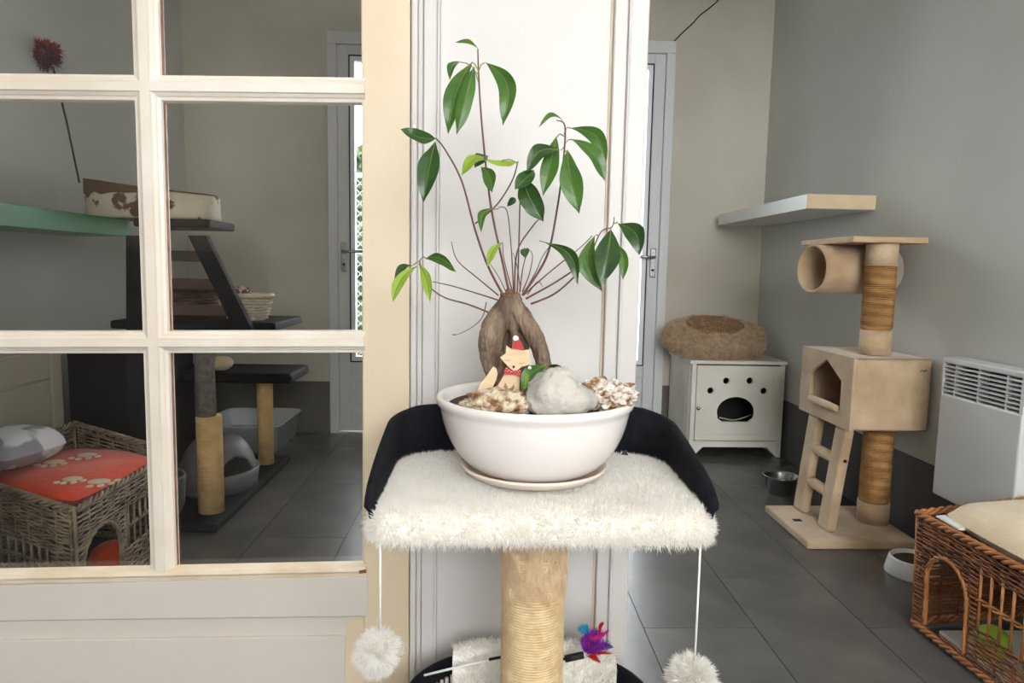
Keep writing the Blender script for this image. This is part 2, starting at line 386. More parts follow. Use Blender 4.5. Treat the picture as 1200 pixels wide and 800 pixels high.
for x in (-2.8, -1.3, .4): MB().tube([(x, 5.22, -.06), (x, 5.22, 1.65)], .025, 8).build('fence_post', 'fence_green', fn_)
bt = thing('bare_tree', 'slender dark branching tree outside the right garden door', 'tree', (1.55, 6.3, -.06))
MB().tube([(1.55,6.3,-.06),(1.53,6.3,1.2),(1.56,6.3,3.2)], [.05,.04,.02], 8).build('trunk', 'bark', bt)
m_ = MB()
for i in range(60):
    z = .3+2.6*i/60; a = i*2.4; l = .15+.25*random.random(); m_.tube([(1.55,6.3,z),(1.55+l*.6*math.cos(a),6.3+l*math.sin(a),z+l*.7)], [.008,.003], 4)
stuff(m_.build('twigs', 'bark', bt))

# ------------------------------------------------------------------ front partition: pillar
def X3(px): return PY(px, 300, YP).x
xa, xb = X3(480), X3(750)
pl = struct(MB().box(xa+.002, xb, YP+.012, YP+.13, 0, ZC).build('wall_centre', 'pillar_paint'))
def strip(name, p0, p1, proud, m, bev=.002):
    return MB().box(X3(p0), X3(p1), YP+.012-proud, YP+.02, .0, ZC-.002).build(name, m, pl, bevel=bev)
strip('casing', 481.5, 489, .020, 'pillar_paint', .004); strip('casing', 489, 495.5, .012, 'pillar_paint', .003)
strip('casing', 496, 512, .022, 'pillar_paint', .002); strip('moulding', 511.5, 514.5, .028, 'pillar_paint', .0015)
strip('groove', 708, 711, .003, 'groove_shade', .001); strip('casing', 711, 727, .016, 'pillar_paint', .003)  # tan strip paints the soft shading along the groove
strip('moulding', 726.5, 729.5, .024, 'pillar_paint', .002); strip('casing', 729, 750, .018, 'pillar_paint', .003)
struct(MB().box(xb, 1.62, YP+.012, YP+.13, 2.2, ZC).build('wall_lintel', 'pillar_paint'))
struct(MB().box(XL, X3(-150), YP+.012, YP+.13, 0, ZC).build('wall_stub', 'pillar_paint'))
struct(MB().box(X3(-150), xa+.002, YP+.012, YP+.13, 2.18, ZC).build('wall_header', 'pillar_paint'))

# ------------------------------------------------------------------ glazed door
YD = YP
d1 = MB(); dl = X3(-148)
d1.box(X3(424.5), X3(480.3), YD, YD+.04, .01, 2.16)
d1.box(dl, dl+.1, YD, YD+.04, .01, 2.16).box(dl+.1, X3(424.5), YD, YD+.04, 2.06, 2.16)
d1 = struct(d1.build('door_1', 'stile_paint', bevel=.002))
# bottom rail and panel (old, hung a little out of level)
MB().slab([(-110,688),(431,675),(431,722),(-110,729)], YD-.001, YD+.035).build('lock_rail', 'panel_paint', d1, bevel=.002)
MB().slab([(-110,729),(431,722),(428,900),(-110,900)], YD+.012, YD+.03).build('lower_panel', 'panel_paint', d1)
MB().slab([(-110,752),(405,745),(402,900),(-110,900)], YD+.006, YD+.028).build('raised_field', 'panel_paint', d1, bevel=.003)
MB().slab([(405,729),(431,722),(428,900),(403,900)], YD+.009, YD+.028).build('panel_margin', 'stile_paint', d1)
def xz(px, py): p = PY(px, py, YD); return (p.x, p.z)
prof = [(-1,0),(-.94,.35),(-.72,.45),(-.62,.62),(-.42,.80),(-.34,1.0),(.34,1.0),(.42,.8),(.62,.62),(.72,.45),(.94,.35),(1,0),(1,-.7),(-1,-.7)]
def mold(hw, h): return [(a*hw, b*h) for a, b in prof]
rows = [((-110, 99.5), (428, 105.5), .0236), ((-110, 401.5), (428, 400.5), .0215)]
for a, b, hw in rows:
    MB().bar(xz(*a), xz(*b), mold(hw, .017), YD+.006).build('muntin', 'muntin_paint', d1)
MB().bar(xz(-110, -215), xz(428, -200), mold(.0225, .017), YD+.006).build('muntin', 'muntin_paint', d1)
MB().bar(xz(-110, 679), xz(430, 667.5), [(-.0125,0),(-.0125,.004),(-.004,.007),(.002,.013),(.011,.013),(.013,.002),(.013,-.012),(-.0125,-.012)], YD+.002).build('sill_bead', 'bead_paint', d1)
zt = 2.1
def vbar(p_top, p_bot, hw, h, m='muntin_paint', name='mullion', pr=None):
    a = Vector(xz(*p_top)); b = Vector(xz(*p_bot)); t = (zt-a.y)/(a.y-b.y); a2 = a+(a-b)*t
    return MB().bar(a2, b, pr or mold(hw, h), YD+.006).build(name, m, d1)
vbar((169.5, 0), (191, 668), .0247, .0185)
vbar((-101, 0), (-76, 680), .0247, .0185)
vbar((427.5, 0), (428, 660), .006, .004, 'stile_paint', 'glazing_bead')
vbar((185.6, 0), (205.3, 664), .0013, .0, 'putty', 'putty_line', [(-.0015,.0),(.0015,.0),(.0015,-.008),(-.0015,-.008)])
# glass panes
def pane(q): MB().slab(q, YD+.014, YD+.017).build('pane', 'glass', d1)
pane([(-96,108),(168,112),(180,396),(-88,396)]); pane([(172,112),(428,116),(428,396),(182,396)])
pane([(-88,406),(182,406),(190,676),(-78,680)]); pane([(182,406),(428,406),(428,670),(192,674)])
pane([(-100,-205),(165,-205),(169,96),(-96,94)]); pane([(165,-205),(428,-200),(428,98),(170,96)])
MB().slab([(420.5,668.5),(429,667),(429,671),(421,672)], YD-.012, YD-.0098).build('chip', 'putty', d1)

# ------------------------------------------------------------------ foreground cat tree
TX, TZ = .08, .60
ct = thing('cat_tree', 'white plush cat tree platform with black fabric rim holding the potted plant', 'cat tree', (TX, 1.05, 0))
def rrect(x0, x1, y0, y1, rf, rb, n=7):
    P = []
    for cx, cy, r, a in ((x1-rf, y0+rf, rf, -90), (x1-rb, y1-rb, rb, 0), (x0+rb, y1-rb, rb, 90), (x0+rf, y0+rf, rf, 180)):
        for i in range(n+1): t = math.radians(a+90*i/n); P.append((cx+r*math.cos(t), cy+r*math.sin(t)))
    return P
PX0, PX1, PYF, PYB = TX-.238, TX+.238, .888, 1.205
def loft_outline(base, levels):     # levels: (inset, z)
    m = MB(); cx = sum(p[0] for p in base)/len(base); cy = sum(p[1] for p in base)/len(base); n = len(base); V = []
    for ins, z in levels:
        for i in range(n):
            p = Vector(base[i]); q0 = Vector(base[i-1]); q1 = Vector(base[(i+1)%n]); t = (q1-q0).normalized(); nr = Vector((t.y, -t.x)); q = p-nr*ins
            V.append((q.x, q.y, z))
    Fc = [(k*n+i, k*n+(i+1)%n, (k+1)*n+(i+1)%n, (k+1)*n+i) for k in range(len(levels)-1) for i in range(n)]
    Fc += [tuple(range(n))[::-1], tuple((len(levels)-1)*n+i for i in range(n))]
    return m.add(V, Fc, True)
base = rrect(PX0, PX1, PYF, PYB, .035, .085)
pad = loft_outline(base, [(.012,.556),(.003,.560),(0,.568),(0,.577),(.0015,.585),(.005,.592),(.010,.597),(.018,.600),(.04,.601),(.07,.601)]).build('platform', 'white_pad', ct)
fur('platform_fur', pad, 120000, .0105, .0010, 'white_fur', ct, .42, .2, .0045, keep=lambda c, n: np.where(n[:,2] < -.5, .12, 1.0))
# black rim: around left, back, right
path = []
for x, y in rrect(PX0-.004, PX1+.004, PYF+.03, PYB+.006, .001, .09, 12)[13:39]: path.append((x, y))
L = [(PX1+.004, PYF+.02+i*.02) for i in range(12)] + path[0:0]
bp = [(PX1-.001, PYF+.02+(PYB-.084-PYF-.02)*i/12) for i in range(12)] + [(PX1-.001-.09+.09*math.cos(math.radians(a)), PYB+.006-.09+.09*math.sin(math.radians(a))) for a in range(0, 91, 9)]
bp += [(2*TX-x, y) for x, y in bp[::-1]]
cum = [0]
for i in range(1, len(bp)): cum.append(cum[-1]+math.dist(bp[i], bp[i-1]))
tot = cum[-1]; m_ = MB(); V = []; K = 6
for i, (x, y) in enumerate(bp):
    e = min(cum[i], tot-cum[i]); h = .076*min(1, max(0, e/.30))**.62; hh = h*.92+.02
    cxn = Vector((x-TX, (y-1.02))); nr = cxn.normalized()
    for j, (o_, zz) in enumerate([(0,-.012),(.002,hh*.5-.01),(.008,hh-.012),(.007,hh-.002),(.001,hh),(-.007,hh-.006),(-.008,hh*.5-.01),(-.008,-.012)]):
        V.append((x+nr.x*o_, y+nr.y*o_, TZ+zz-.002))
k = 8; Fc = [(i*k+j, i*k+(j+1)%k, (i+1)*k+(j+1)%k, (i+1)*k+j) for i in range(len(bp)-1) for j in range(k)] + [tuple(range(k)), tuple((len(bp)-1)*k+j for j in range(k))[::-1]]
m_.add(V, Fc, True).build('rim', 'black_fabric', ct)
# post wound with rope
PCX, PCY = .078, 1.02
core = MB().tube([(PCX, PCY, .03), (PCX, PCY, .568)], .047, 32).build('post', 'sisal', ct)
V = []; pitch = .0043; turns = int((.50-.03)/pitch); m_ = MB()
pts = [(PCX+.0475*math.cos(2*math.pi*i/28), PCY+.0475*math.sin(2*math.pi*i/28), .03+pitch*i/28) for i in range(turns*28)]
m_.tube(pts, .0023, 5).build('rope', 'sisal', ct)
band = MB().tube([(PCX, PCY, .30), (PCX, PCY, .40)], .0495, 24, cap=False).build('fibre_sleeve', 'sisal', ct)
sl = MB().tube([(PCX, PCY, .45), (PCX, PCY, .566)], .0475, 28, cap=False).build('frayed_sleeve', 'sisal_fibre', ct)
bpy.data.objects.remove(band)
fur('frayed_fibre', sl, 14000, .018, .0007, 'sisal_fibre', ct, .4, .8, .008, comb=(0,0,-4.5))
# base
MB().box(TX-.25, TX+.25, .80, 1.27, 0, .03).build('base_board', 'white_pad', ct, bevel=.01)
# pompoms
def pom(px, pytop, pyb, R, nm=''):
    a = PY(px, pytop, .905); b = PY(px-1.5, pyb, .9); c = MB().tube([(a.x, .905, .57), (a.x, .905, b.z)], .0016, 6).build('pompom_cord', 'cord', ct)
    ctr = (a.x-.003, .905, b.z-R*.75)
    bl = MB().ball(ctr, R*.66, 12).build('pompom', 'white_fur', c)
    f = fur('pompom_fur', bl, 9000, R*.48, .0015, 'white_fur', ct, .5, .2, .009); f.parent = c
pom(445.5, 640, 747, .030); pom(820.5, 645, 780, .034)
# lower nest
NCY = 1.055
se = lambda q: math.copysign(abs(q)**.8, q)
nest = [(TX+.215*se(math.cos(math.radians(a))), NCY+.185*se(math.sin(math.radians(a)))) for a in range(0, 360, 8)]
NZ = .152
m_ = MB(); V = []; n = len(nest)
lv = [(.0, -.16), (.004, -.03), (.010, .03), (.008, .042), (-.001, .045), (-.008, .038), (-.012, .0), (-.014, -.15)]
for o_, z in lv:
    for x, y in nest: c = Vector((x-TX, y-NCY)).normalized(); rise = .012*max(0, c.y); V.append((x+c.x*o_, y+c.y*o_, NZ+z+(rise if z > -.1 else 0)))
Fc = [(k_*n+i, k_*n+(i+1)%n, (k_+1)*n+(i+1)%n, (k_+1)*n+i) for k_ in range(len(lv)-1) for i in range(n)]
lb = m_.add(V, Fc, True).build('nest_rim', 'black_fabric', ct)
MB().lathe([(.0001,0),(.155,0),(.155,.02),(.0001,.02)], (TX, NCY, .03), 32, 1.2, 1.05).build('nest_floor', 'white_pad', ct)
for i in range(44):     # ribbed cords inside the rim
    a = math.radians(2+176*i/43); c = Vector((math.cos(a), math.sin(a)))
    x, y = TX+.197*se(c.x), NCY+.167*se(c.y)
    if i % 1 == 0:
        m_ = MB().tube([(x, y, .05), (x, y, NZ+.012*c.y+.022)], .0036, 6).build('rib', 'rib_cloth', lb)
def mat_surface(x0, x1, nm):
    def fn(u, v):
        x = x0+(x1-x0)*u; cc = max(-.98, min(.98, (x-TX)/.215)); sy = max(0, 1-abs(cc)**2.5)**(1/2.5)
        yb = NCY+.185*sy; zt_ = NZ+.045+.012*sy
        t = v
        if t < .35: q = t/.35; return (x, yb-.024-.004*q, zt_-.10+.094*q)
        if t < .65: q = (t-.35)/.3; return (x, yb-.028+.042*q, zt_+.006+.010*math.sin(math.pi*q))
        q = (t-.65)/.35; return (x, yb+.015, zt_+.002-.10*q)
    o = MB().grid(fn, 14, 24).build(nm, 'white_pad', ct)
    fur('mat_fur', o, 9000, .013, .0015, 'white_fur', ct, .6, .5, .006).parent = o
mat_surface(-.055, .245, 'fluffy_mat')

# feather wand on the nest
wd = thing('feather_wand', 'cat wand with purple, pink and blue feathers lying across the lower bed', 'cat toy', tuple(PY(590, 775, 1.19)))
def W(px, py, Y=1.20): return PY(px, py, Y)
MB().tube([W(497,791,1.165), W(575,772,1.165)], .0022, 6).build('stick', 'cord', wd)
MB().tube([W(573,772.5,1.165), W(588,769.5,1.165), W(664,772,1.165)], .0026, 6).build('grip', 'black', wd)
MB().tube([W(662,772,1.165), W(684,767,1.165)], .0065, 10).build('ferrule', 'black', wd)
def feather(a, b, wdt, m, par, Y=1.165, name='feather'):
    wdt *= 1.5
    a = W(a[0], a[1], Y); b = W(b[0], b[1], Y-.015+.03*random.random()); ax = b-a; sd = ax.cross(Vector((random.uniform(-.5,.5), -1, random.uniform(-.5,.5)))).normalized(); m_ = MB()
    for i in range(60):
        t = .1+.9*i/60; c = a+ax*t+Vector((0, .006*math.sin(t*4), 0)); wl = wdt*math.sin(math.pi*min(1, t*.9+.08))
        for s_ in (-1, 1):
            q = c+sd*s_*wl*(.8+.4*random.random())+ax*.22+Vector((0, random.uniform(-.004,.004), 0)); e = ax.normalized()*.0014
            m_.add([c-e, c+e, q], [(0,1,2)])
    m_.tube([a, a+ax], .0005, 4)
    return stuff(m_.build(name, m, par))
for a, b, wv, mm in [((684,765),(700,738),.010,'feather_purple'),((686,768),(712,752),.010,'feather_purple'),((688,764),(706,742),.011,'feather_pink'),((684,766),(690,742),.009,'feather_purple'),((690,762),(712,738),.007,'feather_pink'),((686,766),(694,752),.012,'feather_purple'),
                     ((692,748),(680,733),.007,'feather_blue'),((690,744),(684,736),.006,'feather_blue'),((702,745),(706,729),.003,'feather_red'),((686,770),(714,764),.004,'feather_red'),((690,770),(702,774),.004,'feather_red'),((704,762),(716,756),.006,'feather_blue')]:
    feather(a, b, wv, mm, wd)

# ------------------------------------------------------------------ bowl, saucer, ficus
BX, BY, BZ = .076, 1.05, .627
sc = MB().lathe([(.0001,0),(.092,0),(.104,.006),(.113,.014),(.1145,.017),(.112,.0185),(.103,.011),(.09,.006),(.0001,.006)], (BX, BY, .611), 64)
tag(sc.build('saucer', 'saucer_glaze'), 'shallow cream ceramic saucer under the white plant bowl', 'saucer')
pf = thing('potted_ficus', 'ginseng ficus with swollen trunk growing in a wide white ceramic bowl', 'potted plant', (BX, BY, .618))
pr_ = [(.0001,0),(.078,0),(.0795,.002),(.092,.006),(.106,.015),(.1195,.029),(.130,.046),(.1375,.062),(.1425,.078),(.1465,.096),(.1475,.102),(.1525,.1065),(.154,.113),(.1525,.1175),(.150,.1185),(.143,.117),(.139,.110),(.133,.09),(.0001,.088)]
MB().lathe(pr_, (BX, BY, .618), 96).build('bowl', 'bowl_glaze', pf)
MB().lathe([(.0001,.103),(.07,.106),(.11,.104),(.1415,.101)], (BX, BY, .618), 48, cap=False).build('soil', 'soil', pf)
YT = 1.06
def tp(px, py, dy=0): p = PY(px, py, YT+dy); return (p.x, p.y, p.z)
s_ = YT/800
m_ = MB()
def lobe(l):
    pts = smooth_path([tp(a, b, d) for a, b, r, d in l], 5); rr = lerp_list([r*s_ for a, b, r, d in l], len(pts)); m_.tube(pts, rr, 14)
lobe([(599,343,10,0),(598,352,13,0),(589,366,13,-.002),(579,383,15,-.008),(575,402,15,-.012),(576,420,13,-.01),(581,440,11,-.006),(588,462,9,0)])
lobe([(600,345,10,0),(602,360,13,0),(614,374,11,-.004),(625,392,11,-.008),(633,410,10,-.01),(638,430,9,-.01),(642,455,9,-.006)])
lobe([(600,350,12,.005),(602,375,13,.014),(604,400,16,.026),(604,425,17,.028),(602,460,18,.028)])
lobe([(597,372,7,-.006),(602,392,5,-.006),(600,412,5,-.004),(597,440,5,.0)])
tk = m_.build('trunk', 'bark', pf)
r_ = tk.modifiers.new('r', 'REMESH'); r_.mode = 'VOXEL'; r_.voxel_size = .0022; r_.use_smooth_shade = True
sm = tk.modifiers.new('s', 'SMOOTH'); sm.iterations = 3
tx = bpy.data.textures.new('barktex', 'CLOUDS'); tx.noise_scale = .012; dsp = tk.modifiers.new('d', 'DISPLACE'); dsp.texture = tx; dsp.strength = .004; dsp.mid_level = .5
m_ = MB()
for i in range(26):
    a = random.uniform(0, 6.28); px = 598+13*math.cos(a)*random.random(); py = 341+random.random()*16; m_.ball(tp(px, py, -.012*random.random()), random.uniform(.0025,.006), 5)
cw = m_.build('crown_knots', 'bark_top', pf)
stems = [
 ([(597,345,1.9),(590,312,1.6),(575,240,1.5),(565,150,1.3),(561,90,1.1),(560,57,.8)],0),
 ([(592,350,1.8),(572,312,1.6),(557,270,1.5),(541,212,1.3),(522,176,1.1),(511,162,.9)],.01),
 ([(557,262,1.1),(582,240,1),(600,212,1),(607,189,.9)],.02),
 ([(612,346,1.8),(640,302,1.6),(652,250,1.4),(660,190,1.3),(662,148,1.1),(652,141,.7)],-.01),
 ([(603,345,1.3),(606,295,1.1),(625,264,1),(632,257,.6)],.01),
 ([(606,345,1.2),(608,290,1),(610,225,.9),(615,205,.8)],.02),
 ([(602,345,1.1),(599,290,.8),(594,247,.7),(584,243,.6)],0),
 ([(616,350,1.5),(655,328,1.2),(688,303,1),(704,272,.9),(717,266,.8),(720,254,.5)],0),
 ([(613,346,1.2),(645,318,.9),(680,290,.7),(694,276,.7)],.02),
 ([(622,356,1.5),(650,344,1.3),(675,322,1.2),(690,301,1)],-.02),
 ([(585,352,1.1),(560,344,.9),(530,335,.8),(507,330,.6)],.01),
 ([(588,372,1.4),(550,357,1.2),(520,348,1),(500,332,.9),(493,312,.7),(492,305,.6)],-.02),
 ([(584,346,1.1),(560,326,.9),(536,305,.8),(529,283,.5)],0),
 ([(570,354,.8),(565,372,.7),(552,384,.6),(536,392,.4)],-.02),
 ([(600,340,1),(594,318,.8),(590,300,.6),(589,284,.6)],-.01),
 ([(609,342,1),(612,318,.8),(616,300,.6)],-.02),
 ([(612,342,1),(620,322,.8),(624,300,.6),(620,292,.4)],0),
 ([(616,340,.9),(628,318,.7),(636,300,.6),(646,286,.6)],0),
 ([(610,340,.8),(606,312,.6),(601,296,.4)],.01),
 ([(594,344,.8),(583,322,.6),(572,306,.4)],.01),
 ([(618,345,.9),(630,330,.7),(636,336,.4)],-.02),
 ([(592,356,.7),(580,362,.6),(574,372,.3)],-.02)]
for l, dy in stems:
    pts = smooth_path([tp(a, b, dy*(i/(len(l)-1))) for i, (a, b, r) in enumerate(l)], 6); rr = lerp_list([r*s_*.85 for a, b, r in l], len(pts))
    MB().tube(pts, rr, 7).build('stem', 'stem', pf)
leaves = [ # base, tip, width, depth, material, bend, twist
 ((560,57),(533,50),5,0,'leaf_mid',.1,0),((546,74),(527,94),9,.0,'leaf_mid',.2,.5),((553,73),(525,157),22,-.01,'leaf_mid',.05,.3),((556,78),(535,158),17,-.03,'leaf_mid',.0,-.3),
 ((569,73),(589,147),21,.0,'leaf_mid',-.2,.3),((511,162),(469,151),16,.0,'leaf_dark',-.1,.4),((510,166),(496,237),24,-.01,'leaf_dark',.0,.2),((575,188),(541,206),13,.02,'leaf_light',.2,.6),
 ((606,189),(568,188),8,.02,'leaf_light',-.1,.5),((564,196),(577,226),15,.0,'leaf_mid',-.1,.3),((572,183),(556,197),14,.03,'leaf_dark',.1,.2),((584,245),(564,273),9,.0,'leaf_mid',.25,.5),((589,284),(571,313),9,-.02,'leaf_light',.1,.3),
 ((604,232),(594,242),8,.01,'leaf_dark',0,0),((652,160),(636,230),19,-.0,'leaf_mid',.0,.2),((656,176),(617,203),18,-.02,'leaf_dark',.2,.3),((626,200),(603,222),17,-.03,'leaf_dark',0,.2),
 ((612,208),(637,260),25,-.03,'leaf_dark',.05,.1),((665,176),(679,251),24,-.03,'leaf_mid',.05,.1),((668,150),(709,198),17,-.01,'leaf_mid',-.22,.3),((669,163),(709,213),17,-.03,'leaf_mid',-.12,-.3),
 ((662,144),(631,150),6,.0,'leaf_mid',.25,.3),((640,285),(677,334),14,-.02,'leaf_dark',-.2,.3),((724,262),(750,299),22,.0,'leaf_dark',-.18,.2),((716,268),(704,334),27,-.04,'leaf_dark',.0,.1),
 ((697,276),(706,342),22,-.01,'leaf_mid',.2,.2),((719,284),(730,328),12,-.02,'leaf_mid',-.1,.2),((499,303),(535,319),12,-.02,'leaf_mid',-.15,.4),((491,309),(504,354),12,-.02,'leaf_light',-.08,.3),
 ((488,312),(460,354),13,-.02,'leaf_light',.1,.4),((484,311),(462,328),8,.0,'leaf_dark',.15,.3),((614,291),(616,303),10,-.02,'leaf_dark',0,.2)]
def make_leaf(base, tip, wpx, dy, m, bend, tw, parent, name='leaf', Y0=YT):
    a = PY(base[0], base[1], Y0+dy+.005); b = PY(tip[0], tip[1], Y0+dy-.02-.012*random.random()); ax = b-a; Ln = ax.length; ax = ax/Ln
    vw = Vector((0, -1, 0)); sd = ax.cross(vw).normalized(); nr = sd.cross(ax).normalized()
    q = Matrix.Rotation(tw, 3, ax); sd2 = q @ sd; nr2 = q @ nr; hw = wpx*Y0/800/2/max(.6, math.cos(tw))
    NU, NV = 8, 16; V = []
    for j in range(NV+1):
        t = j/NV; prof_ = (math.sin(math.pi*min(1, t)**1.15)**.85)*(1-.0*t) if 0 < t < 1 else 0
        if t > .86: prof_ *= .55+.45*(1-t)/.14
        c = a+ax*Ln*t+sd*(bend*Ln*math.sin(math.pi*t)*1.0)+nr*(.10*Ln*math.sin(math.pi*t))
        for i in range(NU+1):
            u = i/NU*2-1; wv = 1+.06*math.sin(9*t+3*u+base[0])
            V.append(c+sd2*u*hw*prof_*wv + nr2*(abs(u)*.28*hw*prof_) + nr2*.06*hw*math.sin(14*t+base[1])*abs(u))
    m_ = MB().add(V, [(j*(NU+1)+i, j*(NU+1)+i+1, (j+1)*(NU+1)+i+1, (j+1)*(NU+1)+i) for j in range(NV) for i in range(NU)], True)
    lf = m_.build(name, m, parent)
    if wpx >= 9:
        rb = MB().tube([V[j*(NU+1)+NU//2]+nr2*.0003 for j in range(NV)], [.0006*(1-j/NV)+.0002 for j in range(NV)], 4).build('midrib', 'stem_green', lf)
    return lf
for a, b, wv, dy, mm, bn, tw in leaves: make_leaf(a, b, wv, dy, mm, bn, tw, pf)
for l in [[(561,98),(555,80),(546,74)],[(561,84),(557,76),(553,73)],[(561,84),(564,76),(568,74)],[(562,88),(557,84),(554,80)],[(661,160),(656,157),(651,163)],[(661,172),(657,176)],[(661,158),(664,150),(668,150)],[(661,170),(666,164),(670,164)],[(662,178),(665,176)],
          [(491,306),(496,301),(500,303)],[(491,306),(486,309),(484,311)],[(607,192),(598,187),(588,188)],[(613,206),(620,200),(626,200)],[(612,212),(608,215)],[(720,262),(724,260)],[(702,276),(698,275)],[(646,286),(640,284),(632,282)],[(530,392),(535,392)]]:
    MB().tube(smooth_path([tp(a, b, -.003) for a, b in l], 4), .0009, 5).build('petiole', 'stem_green', pf)
# sprout beside the rock
for a, b, wv, mm, bn, tw in [((640,428),(611,461),17,'leaf_mid',.15,.3),((634,430),(614,456),12,'leaf_light',.1,.2),((641,429),(668,437),5,'leaf_dark',-.1,.2)]:
    make_leaf(a, b, wv, -.06, mm, bn, tw, pf)
# stones
def stone(name, label, px, py, rx, ry, rz, m, amp, fq, Y, seed, shape=None):
    c = PY(px, py, Y); off = Vector((seed, seed*1.7, 0))
    def fn(d):
        k = 1+amp*noise.fractal(d*fq+off, .6, 2.0, 5)
        if shape: k *= shape(d)
        return k
    o = MB().ball(c, (rx, ry, rz), 36, fn).build(name, m)
    return tag(o, label, 'stone')
stone('stone', 'rough brown and cream stone at the left front of the bowl', 583, 473, .048, .025, .021, 'rock_tan', .24, 2.6, .965, 3)
stone('stone', 'smooth pale grey stone, tallest of the stones in the bowl', 660, 463, .051, .028, .040, 'rock_grey', .13, 1.1, .955, 9, lambda d: 1+.16*max(0, -d.x)*max(0, d.z) - .85*max(0, d.x)*max(0, d.z))
stone('stone', 'crusty white and brown stone on the right rim of the bowl', 709, 463, .044, .026, .022, 'rock_crust', .34, 3.2, .985, 21)
# fox figurine
YX = .995
def FX(x, y): return (540+x/5.4545, 380+y/5.4545)
fo = PY(*FX(310, 300), YX)
fx = thing('fox_figurine', 'flat wooden fox figurine in a red santa hat and dotted bow tie', 'figurine', (fo.x, YX, BZ+.08))
def fplate(name, poly, m, dy, th, par=fx):
    P2 = [PY(*FX(a, b), YX) for a, b in poly]; lp = [(p.x-fo.x, p.z-fo.z) for p in P2]
    return plate(name, [lp], th, m, par, ((fo.x, YX+dy, fo.z), (1,0,0), (0,0,1)))
fplate('body', [(280,312),(255,360),(225,410),(205,470),(370,470),(372,440),(380,325),(340,320)], 'fox_wood', 0, .004)
fplate('tail', [(208,268),(228,285),(236,315),(228,350),(205,400),(185,470),(100,470),(110,415),(125,378),(165,330)], 'fox_wood', .003, .004)
hdp = fplate('head', [(290,132),(318,152),(400,162),(440,158),(434,196),(452,246),(420,258),(388,266),(362,286),(338,292),(318,280),(300,262),(272,232),(250,208),(286,182)], 'fox_wood', -.005, .004)
fplate('hat', [(338,88),(362,84),(388,112),(406,160),(326,150)], 'fox_red', -.0085, .003)
fplate('hat_bobble', [(332,84),(338,70),(352,66),(366,76),(366,92),(350,99),(338,96)], 'fox_white', -.0105, .003)
bt_ = fplate('bow_tie', [(290,264),(312,284),(330,290),(354,290),(384,284),(384,328),(356,318),(334,312),(316,312),(276,308),(276,290)], 'fox_red', -.0085, .003)
m_ = MB()
for a, b in [(290,280),(298,298),(308,290),(322,302),(335,300),(348,306),(356,296),(368,304),(376,318),(376,294),(362,316),(284,296)]:
    p = PY(*FX(a, b), YX-.0102); m_.tube([p, p+Vector((0,-.0003,0))], .0005, 8)
m_.build('dots', 'fox_white', bt_)
fplate('nose', [(328,262),(338,258),(346,264),(342,274),(334,276)], 'black', -.0075, .001, hdp)
for sx in (0, 92):
    p = [PY(*FX(280+sx+i*6, 226+sx*.2+6*math.sin(math.pi*i/6)), YX-.0073) for i in range(7)]
    MB().tube(p, .0003, 5).build('eyelid', 'fox_brown', hdp)
fplate('chest_mark', [(284,370),(300,400),(292,425),(268,412)], 'fox_brown', -.0022, .0006)
fplate('chest_mark', [(340,378),(344,410),(328,430),(312,412)], 'fox_brown', -.0022, .0006)
p = PY(*FX(440, 278), YX-.01); MB().ball(p, .0028, 8).build('bead', 'fox_white', fx)
# dead leaf on platform
make_top = make_leaf((714,534),(735,528),5,0,'wire_black',.1,.2,ct,'fallen_leaf',1.14)
bpy.data.objects.remove(make_top)
dlp = PZ(733, 534, .616); dm = MB().add([dlp+Vector((-.022,0,0)), dlp+Vector((-.008,-.003,.003)), dlp+Vector((.004,-.004,.002)), dlp+Vector((.001,.002,.011)), dlp+Vector((-.008,.004,.001))], [(0,1,4),(1,2,3,4)])
tag(dm.build('fallen_leaf', 'wire_black'), 'small shrivelled dark leaf lying on white fur right of the bowl', 'leaf')

# ------------------------------------------------------------------ right side of the back room
# beige cat tree
bt2 = thing('cat_tree', 'beige plush cat tree with tunnel, cat house and ladder by the right wall', 'cat tree', (1.28, 2.5, 0))
MB().box(1.10, 1.49, 2.20, 2.565, .0, .028).build('base_board', 'plush_beige', bt2, bevel=.006)
MB().box(1.14, 1.17, 2.39, 2.41, .028, .0295).build('maker_patch', 'black', bt2)
lp_ = MB().tube([(1.437,2.40,.028),(1.437,2.40,.40)], .050, 24).build('post', 'sisal_orange', bt2)
MB().tube([(1.437,2.40,.028),(1.437,2.40,.105)], .055, 24).build('plush_sleeve', 'plush_beige', lp_)
up_ = MB().tube([(1.378,2.365,.66),(1.378,2.365,1.045)], .047, 24).build('post', 'sisal_orange', bt2)
MB().tube([(1.378,2.365,.655),(1.378,2.365,.74)], .052, 24).build('plush_sleeve', 'plush_beige', up_)
MB().tube([(1.378,2.365,.965),(1.378,2.365,1.048)], .052, 24).build('plush_sleeve', 'plush_beige', up_)
m_ = MB()
for c_, z0, z1 in (((1.437,2.40), .11, .39), ((1.378,2.365), .745, .96)):
    z = z0; P_ = []
    while z < z1: P_ += [(c_[0]+.0495*math.cos(t*math.pi/8), c_[1]+.0495*math.sin(t*math.pi/8), z+.0062*t/16) for t in range(16)]; z += .0062
    MB().tube(P_, .0036, 5).build('rope', 'sisal_orange', lp_ if z0 < .5 else up_)
